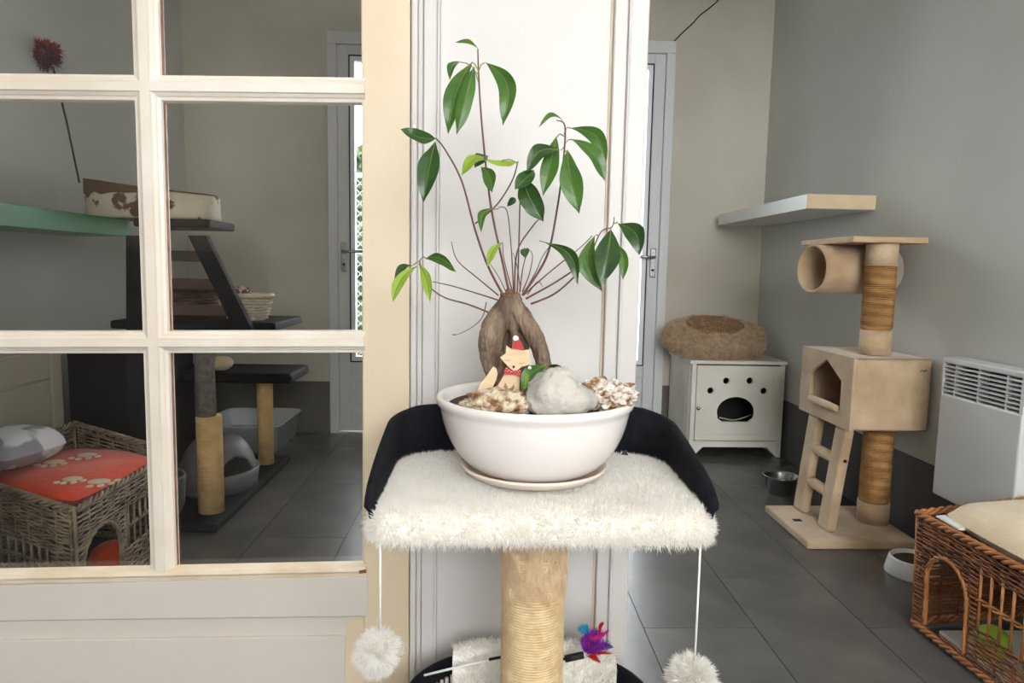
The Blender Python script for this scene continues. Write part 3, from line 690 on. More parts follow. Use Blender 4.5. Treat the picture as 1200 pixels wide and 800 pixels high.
# house: open shell
hx0, hx1, hy0, hy1, hz0, hz1 = 1.243, 1.518, 2.253, 2.628, .40, .652
hs = MB().box(hx0+.012, hx1, hy0, hy0+.012, hz0, hz1).box(hx0+.012, hx1, hy1-.012, hy1, hz0, hz1).box(hx1-.012, hx1, hy0+.012, hy1-.012, hz0, hz1).box(hx0+.012, hx1, hy0, hy1, hz1-.012, hz1).box(hx0+.012, hx1, hy0, hy1, hz0, hz0+.012).build('house_box', 'plush_beige', bt2, bevel=.009, seg=3)
cyc = (hy0+hy1)/2; ho = (hx0, cyc, 0)
outer = [(-.19,hz0),(.19,hz0),(.19,hz1),(-.19,hz1)]; hole = [(-.118,.455),(.112,.455),(.112,.562),(-.003,.626),(-.118,.562)]
plate('house_front', [[(a, b) for a, b in outer], hole], .012, 'plush_beige', bt2, ((hx0+.006, cyc, 0), (0,1,0), (0,0,1)), .003)
MB().tube([(hx0-.006, cyc+.11*k_, .462) for k_ in (-1, -.5, 0, .5, .9)], [.012,.015,.015,.014,.011], 10).build('sill_roll', 'plush_beige', bt2)
MB().tube([(hx0+.05,hy0-.001,.612),(hx0+.2,hy0-.001,.612)], .0001, 4).build('seam', 'plush_beige', bt2)
for dx in (0, .012):
    MB().tube([(1.475+dx,hy0-.001,.608),(1.482+dx,hy0-.0015,.615),(1.489+dx,hy0-.001,.610)], .0012, 5).build('stitched_mark', 'brown_wood', hs)
# ladder
for (yb, yt_) in ((2.51, 2.535), (2.315, 2.33)):
    b = Vector((1.22, yb, .028)); t = Vector((1.272, yt_, .40)); w_ = .038; d_ = .018
    MB().hexa([b+Vector((-d_,-w_,0)), b+Vector((d_,-w_,0)), b+Vector((d_,w_,0)), b+Vector((-d_,w_,0)), t+Vector((-d_,-w_,0)), t+Vector((d_,-w_,0)), t+Vector((d_,w_,0)), t+Vector((-d_,w_,0))]).build('ladder_rail', 'plush_beige', bt2, bevel=.012, seg=3)
for z in (.15, .275):
    x = 1.22+.052*z/.4; MB().tube([(x, 2.31, z), (x, 2.53, z)], .020, 12).build('ladder_rung', 'plush_beige', bt2)
    MB().tube([(x, 2.2825, z+.01), (x, 2.288, z+.01)], .006, 10).build('screw', 'black', bt2)
# top plank + tunnel
MB().box(1.236, 1.50, 2.30, 2.69, 1.043, 1.064).build('top_plank', 'plank', bt2, bevel=.004)
m_ = MB(); a = Vector((1.195, 2.495, .952)); b = Vector((1.505, 2.55, .952)); ax = (b-a).normalized(); u_ = Vector((0,0,1)); v_ = ax.cross(u_)
V = []; n = 36; R0, R1 = .089, .080
for c_, r in ((a, R1), (a-ax*.004, R0-.004), (a, R0), (b, R0), (b, R1)): V += [c_+(u_*math.cos(2*math.pi*i/n)+v_*math.sin(2*math.pi*i/n))*r for i in range(n)]
Fc = [(k_*n+i, k_*n+(i+1)%n, (k_+1)*n+(i+1)%n, (k_+1)*n+i) for k_ in range(4) for i in range(n)] + [(4*n+i, 4*n+(i+1)%n, (i+1)%n, i) for i in range(n)]
m_.add(V, Fc, True).build('tunnel', 'plush_beige', bt2)
MB().tube([b-ax*.006, b+ax*.002], .0885, 32).build('tunnel_end', 'plush_beige', bt2)
# floating shelf
sx0 = 1.25; s2 = thing('wall_shelf', 'white floating shelf with pale wooden end on the right wall', 'shelf', (1.4, 3.2, 1.19))
MB().hexa([(sx0,2.69,1.19),(xr(2.69)-.002,2.69,1.19),(xr(3.73)-.002,3.73,1.19),(sx0,3.73,1.19),(sx0,2.69,1.246),(xr(2.69)-.002,2.69,1.246),(xr(3.73)-.002,3.73,1.246),(sx0,3.73,1.246)]).build('board', 'shelf_white', s2)
MB().box(sx0+.001, xr(2.69)-.003, 2.686, 2.691, 1.191, 1.245).build('end_face', 'shelf_end', s2)
# paw cabinet
cx0, cx1, cy0, cy1 = 1.032, 1.505, 3.37, 3.77; CH = .475
cb = thing('paw_cabinet', 'white wooden cabinet with a paw-shaped hole in its door', 'cabinet', ((cx0+cx1)/2, 3.6, 0))
MB().box(cx0-.012, cx1+.01, cy0-.014, cy1, CH, CH+.018).build('top_board', 'cab_white', cb, bevel=.003)
MB().box(cx0, cx0+.016, cy0, cy1, .0, CH).box(cx1-.016, cx1, cy0, cy1, 0, CH).box(cx0+.016, cx1-.016, cy0, cy1, .06, .075).build('carcass', 'cab_white', cb, bevel=.001)
MB().box(cx0, cx0+.022, cy0-.012, cy0, 0, CH).build('front_stile', 'cab_white', cb, bevel=.001)
MB().box(cx1-.022, cx1, cy0-.012, cy0, 0, CH).build('front_stile', 'cab_white', cb, bevel=.001)
MB().box(cx0+.022, cx1-.022, cy0-.01, cy0, .05, .082).build('plinth', 'cab_white', cb)
for x, sg in ((cx0+.022, 1), (cx1-.022, -1)): MB().add([(x,cy0-.01,.05),(x+sg*.05,cy0-.01,.05),(x+sg*.03,cy0-.01,.03),(x,cy0-.01,.0),(x,cy0,.05),(x+sg*.05,cy0,.05),(x+sg*.03,cy0,.03),(x,cy0,.0)], [(0,1,2,3),(7,6,5,4),(0,4,5,1),(1,5,6,2),(2,6,7,3),(3,7,4,0)]).build('bracket_foot', 'cab_white', cb)
for i in range(8):
    y = cy0+.02+i*.044; MB().box(cx0-.003, cx0, y, y+.041, .03, CH-.01).build('side_plank', 'cab_white', cb, bevel=.001)
dw = cx1-cx0-.048; dcx = (cx0+cx1)/2
def pxc(px, py): p = PY(px, py, cy0-.012); return (p.x-dcx, p.z)
c0 = pxc(862, 480); rx_ = .096
big = [(c0[0]+rx_*math.cos(math.radians(a)), c0[1]-.012+.078*math.sin(math.radians(a))) for a in range(-10, 191, 12)] + [(c0[0]-.09, c0[1]-.045), (c0[0]-.065, c0[1]-.062), (c0[0]+.065, c0[1]-.062), (c0[0]+.09, c0[1]-.045)]
holes = [big]+[arc(*pxc(a, b), .0165, n=16) for a, b in ((832.5,457.5),(851,446),(878.5,446),(895,458))]
dr = plate('door', [[(-dw/2,.087),(dw/2,.087),(dw/2,CH-.006),(-dw/2,CH-.006)]]+holes, .014, 'cab_white', cb, ((dcx, cy0-.007, 0), (1,0,0), (0,0,1)))
MB().box(dcx-dw/2, dcx+dw/2, cy0-.018, cy0-.0142, .087, .12).box(dcx-dw/2, dcx+dw/2, cy0-.018, cy0-.0142, CH-.04, CH-.006).box(dcx-dw/2, dcx-dw/2+.034, cy0-.018, cy0-.0142, .12, CH-.04).box(dcx+dw/2-.034, dcx+dw/2, cy0-.018, cy0-.0142, .12, CH-.04).build('door_frame', 'cab_white', dr, bevel=.001)
kp = PY(818, 478, cy0-.02); MB().ball((kp.x, cy0-.028, kp.z), .010, 10).build('knob', 'steel', dr)
MB().box(cx0+.017, cx1-.017, cy0+.012, cy1-.012, .076, .08).box(cx0+.017, cx1-.017, cy1-.012, cy1-.002, .07, CH-.002).box(cx0+.0165, cx0+.02, cy0+.012, cy1-.012, .08, CH-.002).box(cx1-.02, cx1-.0165, cy0+.012, cy1-.012, .08, CH-.002).build('interior_shade', 'cab_shadow', cb)  # dark sheets paint the cabinet's inner shade behind the holes
p0, p1 = PY(843,489,3.55), PY(880,486,3.55)
MB().tube(smooth_path([p0, (p0+p1)/2+Vector((0,0,-.02)), p1], 6), .004, 6).build('inner_edge', 'cab_white', cb)
# donut bed
db = thing('donut_bed', 'fluffy tan donut cat bed on top of the white paw cabinet', 'cat bed', (1.20, 3.55, CH+.018))
bc = (1.20, 3.55, CH+.018+.104)
R_, r1 = .180, .074
m_ = MB(); V = []; nu, nv = 56, 20
for i in range(nu):
    a = 2*math.pi*i/nu; lump = 1+.07*math.sin(7*a+1)+.03*math.sin(13*a)
    for j in range(nv):
        b = 2*math.pi*j/nv; r = r1*lump; rr = (R_+r*math.cos(b)*.95)
        V.append((bc[0]+rr*1.03*math.cos(a), bc[1]+rr*.76*math.sin(a), bc[2]-.012+r*(.92+.10*math.sin(a))*math.sin(b)+.030*math.sin(a)))
dn = m_.add(V, [(i*nv+j, ((i+1)%nu)*nv+j, ((i+1)%nu)*nv+(j+1)%nv, i*nv+(j+1)%nv) for i in range(nu) for j in range(nv)], True).build('bolster', 'tan_fur', db)
MB().ball((bc[0], bc[1], CH+.05), (.15,.10,.03), 12).build('cushion', 'tan_fur', db)
fur('bolster_fur', dn, 36000, .020, .003, 'tan_fur', db, .7, .3, .016)
V = []        # cavity shade put into the colour as a darker lining of the hollow
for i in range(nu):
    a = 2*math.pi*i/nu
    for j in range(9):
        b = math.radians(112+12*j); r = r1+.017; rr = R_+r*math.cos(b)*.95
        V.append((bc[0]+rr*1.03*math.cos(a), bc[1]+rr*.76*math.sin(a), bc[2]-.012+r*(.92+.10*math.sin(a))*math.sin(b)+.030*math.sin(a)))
MB().add(V, [(i*9+j, ((i+1)%nu)*9+j, ((i+1)%nu)*9+j+1, i*9+j+1) for i in range(nu) for j in range(8)], True).build('lining', 'bed_hollow_shade', db)
# steel bowl
p = PZ(914, 577, 0)
tag(MB().lathe([(.0001,0),(.052,0),(.056,.006),(.066,.068),(.075,.074),(.076,.077),(.070,.078),(.063,.07),(.052,.012),(.0001,.01)], (1.265, 2.80, 0), 40).build('food_bowl', 'steel'), 'stainless steel pet bowl on the floor behind the beige cat tree', 'pet bowl')
wb = thing('food_bowl', 'white plastic pet bowl of brown kibble beside the reddish wicker basket', 'pet bowl', (1.352, 2.02, 0))
MB().lathe([(.070,0),(.080,.0),(.0805,.004),(.070,.05),(.067,.054),(.061,.052),(.052,.012),(.0001,.01)], (1.352, 2.02, 0), 40, cap=False).build('bowl', 'shelf_white', wb)
MB().lathe([(.0001,.050),(.04,.050),(.058,.042)], (1.352, 2.02, 0), 30, cap=False).build('kibble', 'food', wb)
# convector
cvx = xr(2.2)
cv = thing('convector_heater', 'white wall-mounted convector heater with a slatted grille', 'heater', (cvx-.04, 2.05, .23))
def CB(y0, y1, z0, z1, d0, d1): # depth measured from the wall
    return MB().hexa([(xr(y0)-d1,y0,z0),(xr(y0)-d0,y0,z0),(xr(y1)-d0,y1,z0),(xr(y1)-d1,y1,z0),(xr(y0)-d1,y0,z1),(xr(y0)-d0,y0,z1),(xr(y1)-d0,y1,z1),(xr(y1)-d1,y1,z1)])
ya, yb_ = 1.765, 2.10
CB(ya, yb_, .235, .565, .01, .085).build('body', 'convector', cv, bevel=.006)
CB(ya, yb_, .565, .675, .01, .03).build('back_plate', 'rubber', cv)  # near-black colour stands in for shade between the louvres
CB(ya, yb_, .662, .680, .01, .085).build('top_edge', 'convector', cv, bevel=.004)
CB(ya, ya+.012, .56, .668, .02, .084).build('grille_side', 'convector', cv); CB(yb_-.008, yb_, .56, .668, .02, .084).build('grille_side', 'convector', cv)
for i in range(7): z = .573+i*.0128; CB(ya+.01, yb_-.006, z, z+.0052, .068, .083).build('louvre', 'convector', cv)
for y in (1.83, 1.94, 2.04): CB(y, y+.005, .56, .668, .05, .081).build('divider', 'convector', cv)

# ------------------------------------------------------------------ wicker baskets
def basket(name, label, cn, zr, openings, m_w, m_r, spacing, rs, seed):
    """cn: 4 plan corners; zr: rim height at each; openings[face] = list of ('arch',u0,u1,ztop) / ('window',u0,u1,z0,z1)"""
    rd = random.Random(seed); cx = sum(c[0] for c in cn)/4; cy = sum(c[1] for c in cn)/4
    bk = thing(name, label, 'basket', (cx, cy, 0)); mw = MB()
    for f in range(4):
        a = Vector((*cn[f], 0)); b = Vector((*cn[(f+1)%4], 0)); za, zb = zr[f], zr[(f+1)%4]; L_ = (b-a).length; d = (b-a)/L_; nr = Vector((d.y, -d.x, 0))
        if nr.dot(a-Vector((cx, cy, 0))) < 0: nr = -nr
        sp = .028; ops = openings.get(f, [])
        def inside(u, z):
            for o_ in ops:
                if o_[0] == 'arch':
                    um = (o_[1]+o_[2])/2; hw = (o_[2]-o_[1])/2; zs = o_[3]-hw*1.05
                    if abs(u-um) < hw and .035 < z and (z < zs or ((u-um)/hw)**2+((z-zs)/(hw*1.05))**2 < 1): return True
                elif o_[1] < u < o_[2] and o_[3] < z < o_[4]: return True
            return False
        nr_rows = int((max(za, zb)-.03)/spacing)
        for r in range(nr_rows):
            run = []; ph = r*math.pi; q1, q2 = rd.uniform(0, 6), rd.uniform(.002, .006)
            nseg = int(L_/.011)
            for i in range(nseg+1):
                u = L_*i/nseg; zz = .03+(za+(zb-za)*u/L_-.045)*(r+.5)/nr_rows+q2*math.sin(u*11+q1)*.7
                if inside(u, zz) or i == nseg:
                    if len(run) > 2: mw.tube(run, rs*rd.uniform(.8, 1.15), 5)
                    run = []
                    if i < nseg: continue
                run.append(a+d*u+Vector((0,0,zz))+nr*(rs*1.1*math.sin(math.pi*u/sp+ph)+rd.uniform(-.0006,.0006)))
        for i in range(int(L_/.056)+1):
            u = min(L_, i*.056+.004); z = .01; hp = za+(zb-za)*u/L_; seg = []
            while z < hp-.01:
                if inside(u, z):
                    if len(seg) > 1: mw.tube(seg, rs*1.1, 5)
                    seg = []
                else: seg.append(a+d*u+Vector((0,0,z)))
                z += .02
            if len(seg) > 1: mw.tube(seg, rs*1.1, 5)
        for o_ in ops:
            if o_[0] == 'arch':
                um = (o_[1]+o_[2])/2; hw = (o_[2]-o_[1])/2; zs = o_[3]-hw*1.05
                P_ = [(-hw, .035+(zs-.035)*k_/5) for k_ in range(5)] + [(-hw*math.cos(t), zs+hw*1.05*math.sin(t)) for t in np.linspace(0, math.pi, 14)] + [(hw, zs-(zs-.035)*k_/5) for k_ in range(1, 6)]
                fr_ = MB()
                for s_o in range(3):
                    Q = [a+d*(um+uu)+Vector((0,0,zz))+nr*(.004*math.sin(i*1.7+s_o*2.1)) + Vector((0,0,.003*math.cos(i*1.7+s_o*2.1))) for i, (uu, zz) in enumerate([(x_, y_) for x_, y_ in P_])]
                    fr_.tube(smooth_path(Q, 3), rs*1.5, 6)
                fr_.build('arch_border', m_r, bk)
            else:
                k_ = int((o_[2]-o_[1])/.032)
                for i in range(k_+1):
                    u = o_[1]+.004+i*.032
                    if u < o_[2]: MB().tube([a+d*u+Vector((0,0,o_[3]-.01)), a+d*(u+.002)+Vector((0,0,o_[4]+.012))], rs*1.25, 7).build('rod', m_r, bk)
                zm = (o_[3]+o_[4])/2
                tw = MB()
                for s_o in range(2): tw.tube([a+d*(o_[1]+(o_[2]-o_[1])*i/40)+Vector((0,0,zm))+nr*.005*math.cos(i*.9+s_o*math.pi)+Vector((0,0,.004*math.sin(i*.9+s_o*math.pi))) for i in range(41)], rs*1.1, 5)
                tw.build('twisted_band', m_r, bk)
        for zlev, nm in (('top', 'rim_braid'), ('bot', 'foot_braid')):
            br = MB()
            for s_o in range(3):
                Q = []
                ns = int(L_/.009)
                for i in range(ns+1):
                    t = i/ns; zz = (za+(zb-za)*t-.006) if zlev == 'top' else .018; an = i*.75+s_o*2.094
                    Q.append(a+d*L_*t+Vector((0,0,zz+.006*math.sin(an)))+nr*(.006*math.cos(an)))
                br.tube(Q, rs*1.7, 6)
            br.build(nm, m_r, bk)
        c_ = MB().tube([a+Vector((0,0,.0)), a+Vector((0,0,za+.003))], rs*1.5, 8).build('corner_post', m_r, bk)
    mw_ = stuff(mw.build('weave', m_w, bk))
    return bk
rb_ = basket('wicker_basket', 'reddish brown wicker pet basket with cream cushion at the lower right', [(1.138,1.70),(1.165,1.06),(1.49,1.06),(1.50,1.745)], [.318,.318,.33,.345],
       {0: [('arch',.045,.19,.236),('window',.222,.58,.12,.252)]}, 'wicker_red', 'wicker_light', .0064, .0027, 3)
lb_ = basket('wicker_basket', 'grey-brown wicker pet basket with red cushion behind the lower left pane', [(-1.01,1.664),(-1.005,2.19),(-1.37,2.28),(-1.43,1.87)], [.325,.33,.40,.35],
       {0: [('arch',.02,.2,.243),('window',.235,.46,.137,.245)], 3: [('window',.06,.36,.12,.2)]}, 'wicker_grey', 'wicker_grey', .0068, .0028, 5)
for c_ in rb_.children:      # the basket narrows a little towards its foot
    for v_ in c_.data.vertices:
        k_ = 1-.035*max(0, 1-v_.co.z/.32); v_.co.x *= k_; v_.co.y *= k_
# cushions
def cushion(name, label, cn, z, hgt, m, thick=.05, fuzz=None, group=None):
    a, b, c, d = [Vector((*q, 0)) for q in cn]
    def pos(u, v, top):
        e = (1-abs(2*u-1)**3.2)**.5*(1-abs(2*v-1)**3.2)**.5 if 0 < u < 1 and 0 < v < 1 else 0
        uu = .5+(u-.5)*(1-.09*abs(2*v-1)**3); vv = .5+(v-.5)*(1-.09*abs(2*u-1)**3)
        p = a*(1-uu)*(1-vv)+b*uu*(1-vv)+c*uu*vv+d*(1-uu)*vv
        wr = .006*noise.noise(Vector((p.x*9, p.y*9, .3)))
        return (p.x, p.y, z+(e*hgt+wr*(e>.1) if top else -e*thick))
    m_ = MB().grid(lambda u, v: pos(u, v, True), 28, 28).grid(lambda u, v: pos(u, v, False), 14, 14)
    return tag(m_.build(name, m), label, 'cushion'), pos
cu1, _ = cushion('cushion', 'cream plush cushion on the reddish wicker basket', [(1.165,1.075),(1.49,1.075),(1.49,1.73),(1.155,1.665)], .33, .05, 'cushion_cream', .04)
tag(MB().hexa([(1.150,1.56,.321),(1.172,1.555,.321),(1.172,1.64,.322),(1.150,1.645,.322),(1.150,1.56,.325),(1.172,1.555,.333),(1.172,1.64,.330),(1.150,1.645,.326)]).build('cloth_tag', 'shelf_white'), 'white cloth tag between the cream cushion and basket rim', 'tag')
tag(MB().box(1.18, 1.45, 1.3, 1.64, .012, .022).build('paper_sheet', 'shelf_white', bevel=.003), 'pale liner sheet on the floor of the reddish basket', 'liner')
tag(MB().ball((1.215, 1.505, .064), .042, 14).build('toy_ball', 'green_toy'), 'lime green ball inside the arch of the reddish basket', 'ball')
cu2, cpos = cushion('cushion', 'red cushion with pale paw prints in the grey-brown wicker basket', [(-1.035,1.71),(-1.03,2.15),(-1.35,2.24),(-1.40,1.88)], .318, .032, 'cushion_red', .05)
def paw(px, py, sc, rot):
    c = PZ(px, py, .352); m_ = MB()
    def disc(x, y, r1_, r2_):
        q = Vector((x*math.cos(rot)-y*math.sin(rot), x*math.sin(rot)+y*math.cos(rot)))*sc
        m_.ball((c.x+q.x, c.y+q.y, .3525), (r1_*sc, r2_*sc, .0035), 8)
    disc(0, 0, .032, .025)
    for x, y in ((-.038,-.03),(-.014,-.046),(.014,-.046),(.038,-.03)): disc(x, y, .010, .012)
    o = MB(); o.v, o.f, o.s = m_.v, m_.f, m_.s
    pp = o.build('paw_print', 'paw_print', cu2); return pp
paw(102,533,.9,.3); paw(64,541,.9,.2); paw(116,564,.9,.9); paw(85,561,.8,.3)
tag(MB().ball((-1.10,1.98,.06), (.06,.07,.05), 12).build('toy_ball', 'cushion_red'), 'red soft ball inside the grey-brown basket arch', 'ball')

# ------------------------------------------------------------------ left side of the back room
# chest
ch = thing('white_chest', 'cream painted chest with panelled front against the left wall', 'chest', (-1.59, 2.2, 0))
MB().box(XL, -1.555, 1.80, 2.515, 0, .62).build('body', 'chest', ch, bevel=.003)
MB().box(-1.555, -1.545, 2.46, 2.515, 0, .62).build('corner_stile', 'chest', ch, bevel=.002)
for z0, z1 in ((.02,.25),(.26,.508),(.516,.61)): MB().box(-1.556, -1.548, 1.82, 2.45, z0, z1).build('drawer_front', 'chest', ch, bevel=.002)
# pillow
pp_, _ = cushion('pillow', 'white pillow with grey prints propped on the red cushion at far left', [(-1.26,1.80),(-1.22,2.02),(-1.42,2.08),(-1.44,1.85)], .40, .06, 'grey_print', .045)
# green shelf
tag(MB().hexa([(XL,1.45,1.028),(-1.40,1.45,1.028),(-1.40,2.745,1.028),(XL,2.745,1.028),(XL,1.45,1.094),(-1.40,1.45,1.094),(-1.40,2.745,1.094),(XL,2.745,1.094)]).build('green_shelf', 'green_shelf', bevel=.002), 'green painted wall shelf behind the upper left pane', 'shelf')
# dark step ladder cat tree
bl = thing('cat_tree', 'black wooden cat tree with ladder top and stacked platforms by left wall', 'cat tree', (-1.25, 2.9, 0))
def PB(px, py, Y): p = PY(px, py, Y); return p
a, b = PB(157, 272, 2.60), PB(246, 272, 2.60); a.x = -1.315
MB().box(a.x, b.x, 2.60, 2.86, 1.062, 1.094).build('top_platform', 'black_wood', bl, bevel=.010, seg=3)
def beam(name, p, q, wx, wy, m, par=bl):
    p, q = Vector(p), Vector(q)
    return MB().hexa([p+Vector((-wx,-wy,0)), p+Vector((wx,-wy,0)), p+Vector((wx,wy,0)), p+Vector((-wx,wy,0)), q+Vector((-wx,-wy,0)), q+Vector((wx,-wy,0)), q+Vector((wx,wy,0)), q+Vector((-wx,wy,0))]).build(name, m, par, bevel=.003)
beam('side_rail', PB(296,405,2.64), PB(233,276,2.64), .034, .02, 'black_wood')
beam('side_rail', PB(160,405,2.64), PB(160,276,2.64), .03, .02, 'black_wood')
for y in (299, 331.5, 362):
    a, b = PB(163, y, 2.65), PB(240+(y-299)*.5, y, 2.65); MB().box(a.x, b.x, 2.635, 2.665, a.z-.020, a.z+.020).build('ladder_rung', 'brown_wood', bl, bevel=.002)
a, b = PB(190, 386, 2.66), PB(322, 386, 2.66)
MB().box(a.x-.2, b.x, 2.665, 3.05, a.z, a.z+.032).build('platform', 'black_wood', bl, bevel=.008)
zp_ = a.z+.032
a, b = PB(200, 446, 3.0), PB(345, 446, 3.0)
MB().box(a.x-.1, b.x, 2.95, 3.25, a.z, a.z+.045).build('platform', 'black_wood', bl, bevel=.015, seg=3)
zl_ = a.z
MB().box(-1.535, -.93, 2.32, 3.22, 0, .03).build('base_board', 'black_wood', bl, bevel=.01)
pA = PZ(247, 598, .03); 
s1 = MB().tube([(-1.0,2.46,.03),(-1.0,2.46,.385)], .045, 20).build('post', 'sisal_pale', bl)
MB().tube([(-1.01,2.46,.36),(-1.01,2.46,.64)], .034, 20).build('post_upper', 'grey_ribbed', bl)
MB().tube([(-1.0,3.08,.03),(-1.0,3.08,zl_)], .035, 20).build('post', 'sisal_pale', bl)
MB().box(-1.535, -1.32, 2.53, 3.1, .03, .60).build('hideaway_box', 'black_wood', bl, bevel=.006)
# scratched bed on top
sb_ = thing('cat_bed', 'scratched cream and brown oval cat bed beside the green shelf', 'cat bed', (-1.4, 2.7, 1.1))
c0_ = PB(158, 258, 2.72); m_ = MB(); V = []; n = 48; zb0 = 1.0955
ctr = Vector((-1.297, 2.735)); ex, ey = .232, .11
lv = [(0,0),(.006,.0),(.01,.07),(.008,1),(.0,1.03),(-.012,1.0),(-.016,.15),(-.1,.10)]
for o_, hz in lv:
    for i in range(n):
        t = 2*math.pi*i/n; c_, s2_ = math.cos(t), math.sin(t); c_ = math.copysign(abs(c_)**.7, c_); s2_ = math.copysign(abs(s2_)**.7, s2_)
        hgt = .094+.05*(.5-.5*c_)**1.5
        V.append((ctr.x+(ex+o_)*c_, ctr.y+(ey+o_)*s2_, zb0+hgt*hz))
Fc = [(k_*n+i, k_*n+(i+1)%n, (k_+1)*n+(i+1)%n, (k_+1)*n+i) for k_ in range(len(lv)-1) for i in range(n)]+[tuple(range(n))[::-1]]
m_.add(V, Fc, True).build('shell', 'bed_scratched', sb_)
m_ = MB(); V = []; cols = 60
for j in range(5):
    for i in range(cols+1):
        t = math.pi+math.pi*(i/cols); c_, s2_ = math.cos(t), math.sin(t); c_ = math.copysign(abs(c_)**.7, c_); s2_ = math.copysign(abs(s2_)**.7, s2_)
        hgt = .094+.05*(.5-.5*c_)**1.5; e = .45+.22*noise.noise(Vector((i*.25, 0, 0)))-.25*math.exp(-((i-4)/4)**2)
        fr_ = max(0, 1-(i/cols)/.62); dd = hgt*(.06+.85*(.25+.75*min(1, 1.6*fr_))*e*min(1, fr_*4))
        V.append((ctr.x+(ex+.0125)*c_, ctr.y+(ey+.0125)*s2_, zb0+hgt*1.03-dd*j/4))
m_.add(V, [(j*(cols+1)+i, j*(cols+1)+i+1, (j+1)*(cols+1)+i+1, (j+1)*(cols+1)+i) for j in range(4) for i in range(cols)], True).build('torn_edge', 'bed_brown', sb_)
MB().lathe([(.0001,.03),(.9,.03),(1,.01)], (ctr.x, ctr.y, zb0), 40, ex*.95, ey*.9, cap=False).build('lining', 'bed_brown', sb_)
# feather wand standing there
w2 = thing('feather_wand', 'black stick wand with a dark red feather flower behind the upper left pane', 'cat toy', tuple(PB(92, 212, 2.7)))
MB().tube([PB(93,214,2.62), PB(78,142,2.62), PB(62,78,2.62)], .0035, 6).build('stick', 'black', w2)
fc_ = MB().ball(PB(53,64,2.62), (.034,.022,.030), 12, lambda d: 1+.25*noise.noise(d*4)).build('flower', 'feather_dark', w2)
fur('petals', fc_, 900, .028, .006, 'feather_dark', w2, .7, .2, .01)
fur('red_petals', fc_, 260, .03, .006, 'feather_red', w2, .6, .2, .01, keep=lambda c, n: np.where(n[:,2] > .2, 1.0, .02))
MB().tube([PB(60,72,2.62), PB(50,78,2.62)], .003, 5).build('green_leaf', 'leaf_light', w2)
# wicker box, white basket
def round_basket(name, label, c, rx0, ry0, rx1, ry1, h, m, rows, rs, nst):
    b_ = thing(name, label, 'basket', c); m_ = MB()
    for r in range(rows):
        t = (r+.5)/rows; rx = rx0+(rx1-rx0)*t**.7; ry = ry0+(ry1-ry0)*t**.7
        m_.tube([(c[0]+(rx+rs*math.cos(nst*i*math.pi/72+r*math.pi))*math.cos(i*math.pi/36), c[1]+(ry+rs*math.cos(nst*i*math.pi/72+r*math.pi))*math.sin(i*math.pi/36), c[2]+.004+h*t) for i in range(72)], rs, 5, closed=True)
    stuff(m_.build('weave', m, b_))
    MB().tube([(c[0]+rx1*1.03*math.cos(i*math.pi/36), c[1]+ry1*1.03*math.sin(i*math.pi/36), c[2]+h+.004) for i in range(72)], rs*2, 6, closed=True).build('rim', m, b_)
    MB().lathe([(.0001,0),(1,0),(1,.006),(.0001,.006)], (c[0], c[1], c[2]), 24, rx0*.98, ry0*.98).build('bottom', m, b_)
    return b_
cq = PB(290, 380, 2.78)
round_basket('wicker_bowl', 'small whitish wicker basket on the black cat tree platform', (cq.x-.005, 2.80, zp_), .068, .06, .094, .08, .095, 'basket_white', 8, .0055, 26)
tag(MB().ball((cq.x-.035, 2.80, zp_+.105), (.058,.045,.03), 14, lambda d: 1+.2*noise.noise(d*3)).build('patterned_cloth', 'pattern_cloth'), 'brown and white patterned cloth heaped in the whitish wicker basket', 'cloth')
cq = PB(222, 380, 2.82)
round_basket('wicker_bowl', 'brown wicker basket behind the black ladder rungs', (cq.x-.02, 2.86, zp_), .105, .10, .112, .11, .115, 'wicker_brown', 10, .0055, 30)
tag(MB().ball((cq.x-.01, 2.86, zp_+.11), (.085,.075,.028), 14, lambda d: 1+.15*noise.noise(d*3)).build('folded_blanket', 'grey_print'), 'pale blanket in the brown wicker basket behind the ladder', 'blanket')
# igloo
ig = thing('igloo_bed', 'grey-brown plastic cat igloo between the posts on the black base', 'cat bed', (-1.08, 2.86, .03))
ic = Vector((-1.09, 2.76, .03)); m_ = MB(); V = []; Fc = []; nu, nv = 96, 44
for j in range(nv+1):
    ph = math.pi/2*j/nv
    for i in range(nu):
        t = 2*math.pi*i/nu; r = .150*math.cos(ph)**.75 if j < nv else 0; V.append(ic+Vector((r*math.cos(t), r*1.1*math.sin(t), .215*math.sin(ph)**.9)))
hole_dir = Vector((.75, -.55, .28)).normalized()
for j in range(nv):
    for i in range(nu):
        c = sum((V[k_] for k_ in (j*nu+i, j*nu+(i+1)%nu, (j+1)*nu+(i+1)%nu, (j+1)*nu+i)), Vector())/4-ic
        if c.normalized().dot(hole_dir) < .86: Fc.append((j*nu+i, j*nu+(i+1)%nu, (j+1)*nu+(i+1)%nu, (j+1)*nu+i))
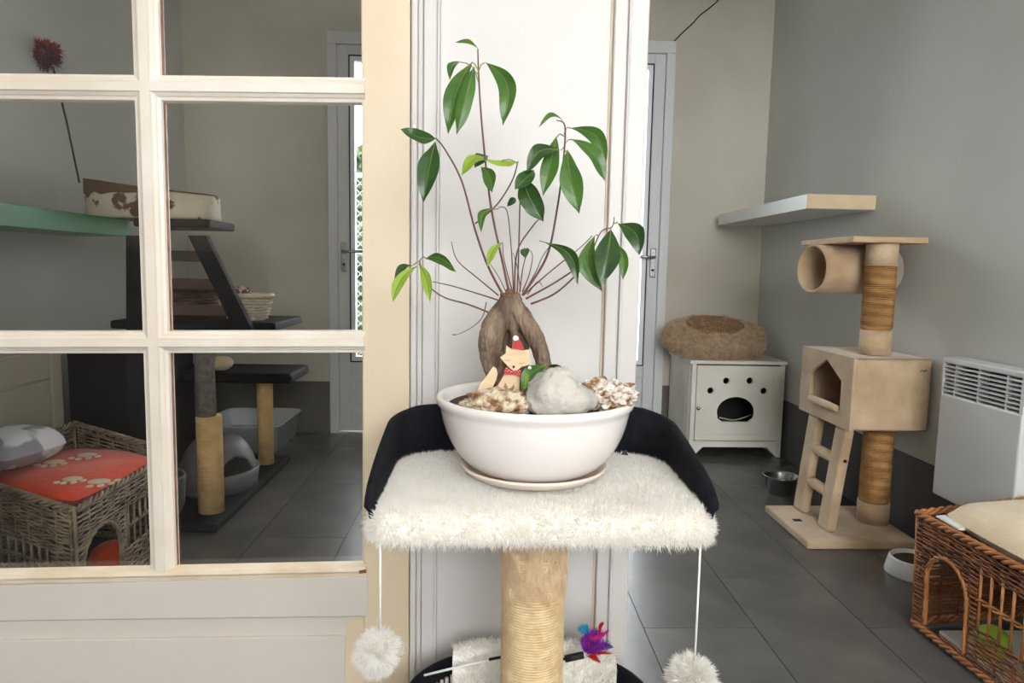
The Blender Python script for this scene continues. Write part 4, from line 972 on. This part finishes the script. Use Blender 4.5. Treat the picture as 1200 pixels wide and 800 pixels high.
sh = m_.add(V, Fc, True).build('shell', 'grey_plastic', ig); so = sh.modifiers.new('s', 'SOLIDIFY'); so.thickness = .008; so.offset = -1
MB().lathe([(.0001,0),(.147,0),(.155,.05),(.157,.075),(.151,.077),(.0001,.03)], tuple(ic), 40, 1, 1.1).build('basin', 'grey_plastic', ig)
q = PZ(212, 575, .03)
tag(MB().lathe([(.0001,0),(.08,0),(.098,.04),(.105,.14),(.101,.15),(.094,.14),(.08,.03),(.0001,.02)], (-1.175, 2.40, .031), 36).build('round_bed', 'grey_plastic'), 'dark grey round tub bed between basket and sisal post', 'cat bed')
tag(MB().ball((PB(258,440,3.02).x, 3.04, zl_+.045+.03), (.05,.05,.032), 12, lambda d: 1+.1*noise.noise(d*2)).build('cushion', 'cushion_cream'), 'small beige cushion on the low black platform behind the lower right pane', 'cushion')
# litter tray
lt = thing('litter_tray', 'pale grey litter tray on the floor behind the black cat tree', 'litter tray', (-1.2, 3.5, 0))
def tray(x0, x1, y0, y1, z0, z1, fl_, th, m, nm):
    o_ = rrect(x0+fl_, x1-fl_, y0+fl_, y1-fl_, .03, .03); lv = [(0, z0), (-fl_, z1), (-fl_-.012, z1+.002), (-fl_-.012, z1+.008), (-fl_+.004, z1+.008), (th, z0+th)]
    return loft_outline(o_, lv).build(nm, m, lt)
tray(-1.42, -1.03, 3.34, 3.78, 0, .13, .02, .008, 'tray_grey', 'tray')
MB().box(-1.40, -1.06, 3.37, 3.75, .008, .05).build('litter', 'gravel', lt, bevel=.004)
# cable on back wall
def WB(px, py): p = PY(px, py, YB-.004); return p
tag(MB().tube(smooth_path([WB(784,52), WB(790,48), WB(799,39), WB(812,27), WB(820,18), WB(832,9), WB(845,-3), WB(880,-40)], 4), .0032, 6).ball(WB(784,52), .008, 8).build('wall_cable', 'wire_black'), 'thin black cable climbing the back wall above the garden door', 'cable')
# wall chest-side toy cloth near door
tag(MB().box(.72, .80, YB-.09, YB-.03, 0, .46).build('door_bag', 'black_fabric', bevel=.02), 'black fabric bag hanging low behind the pillar beside the cabinet', 'bag')
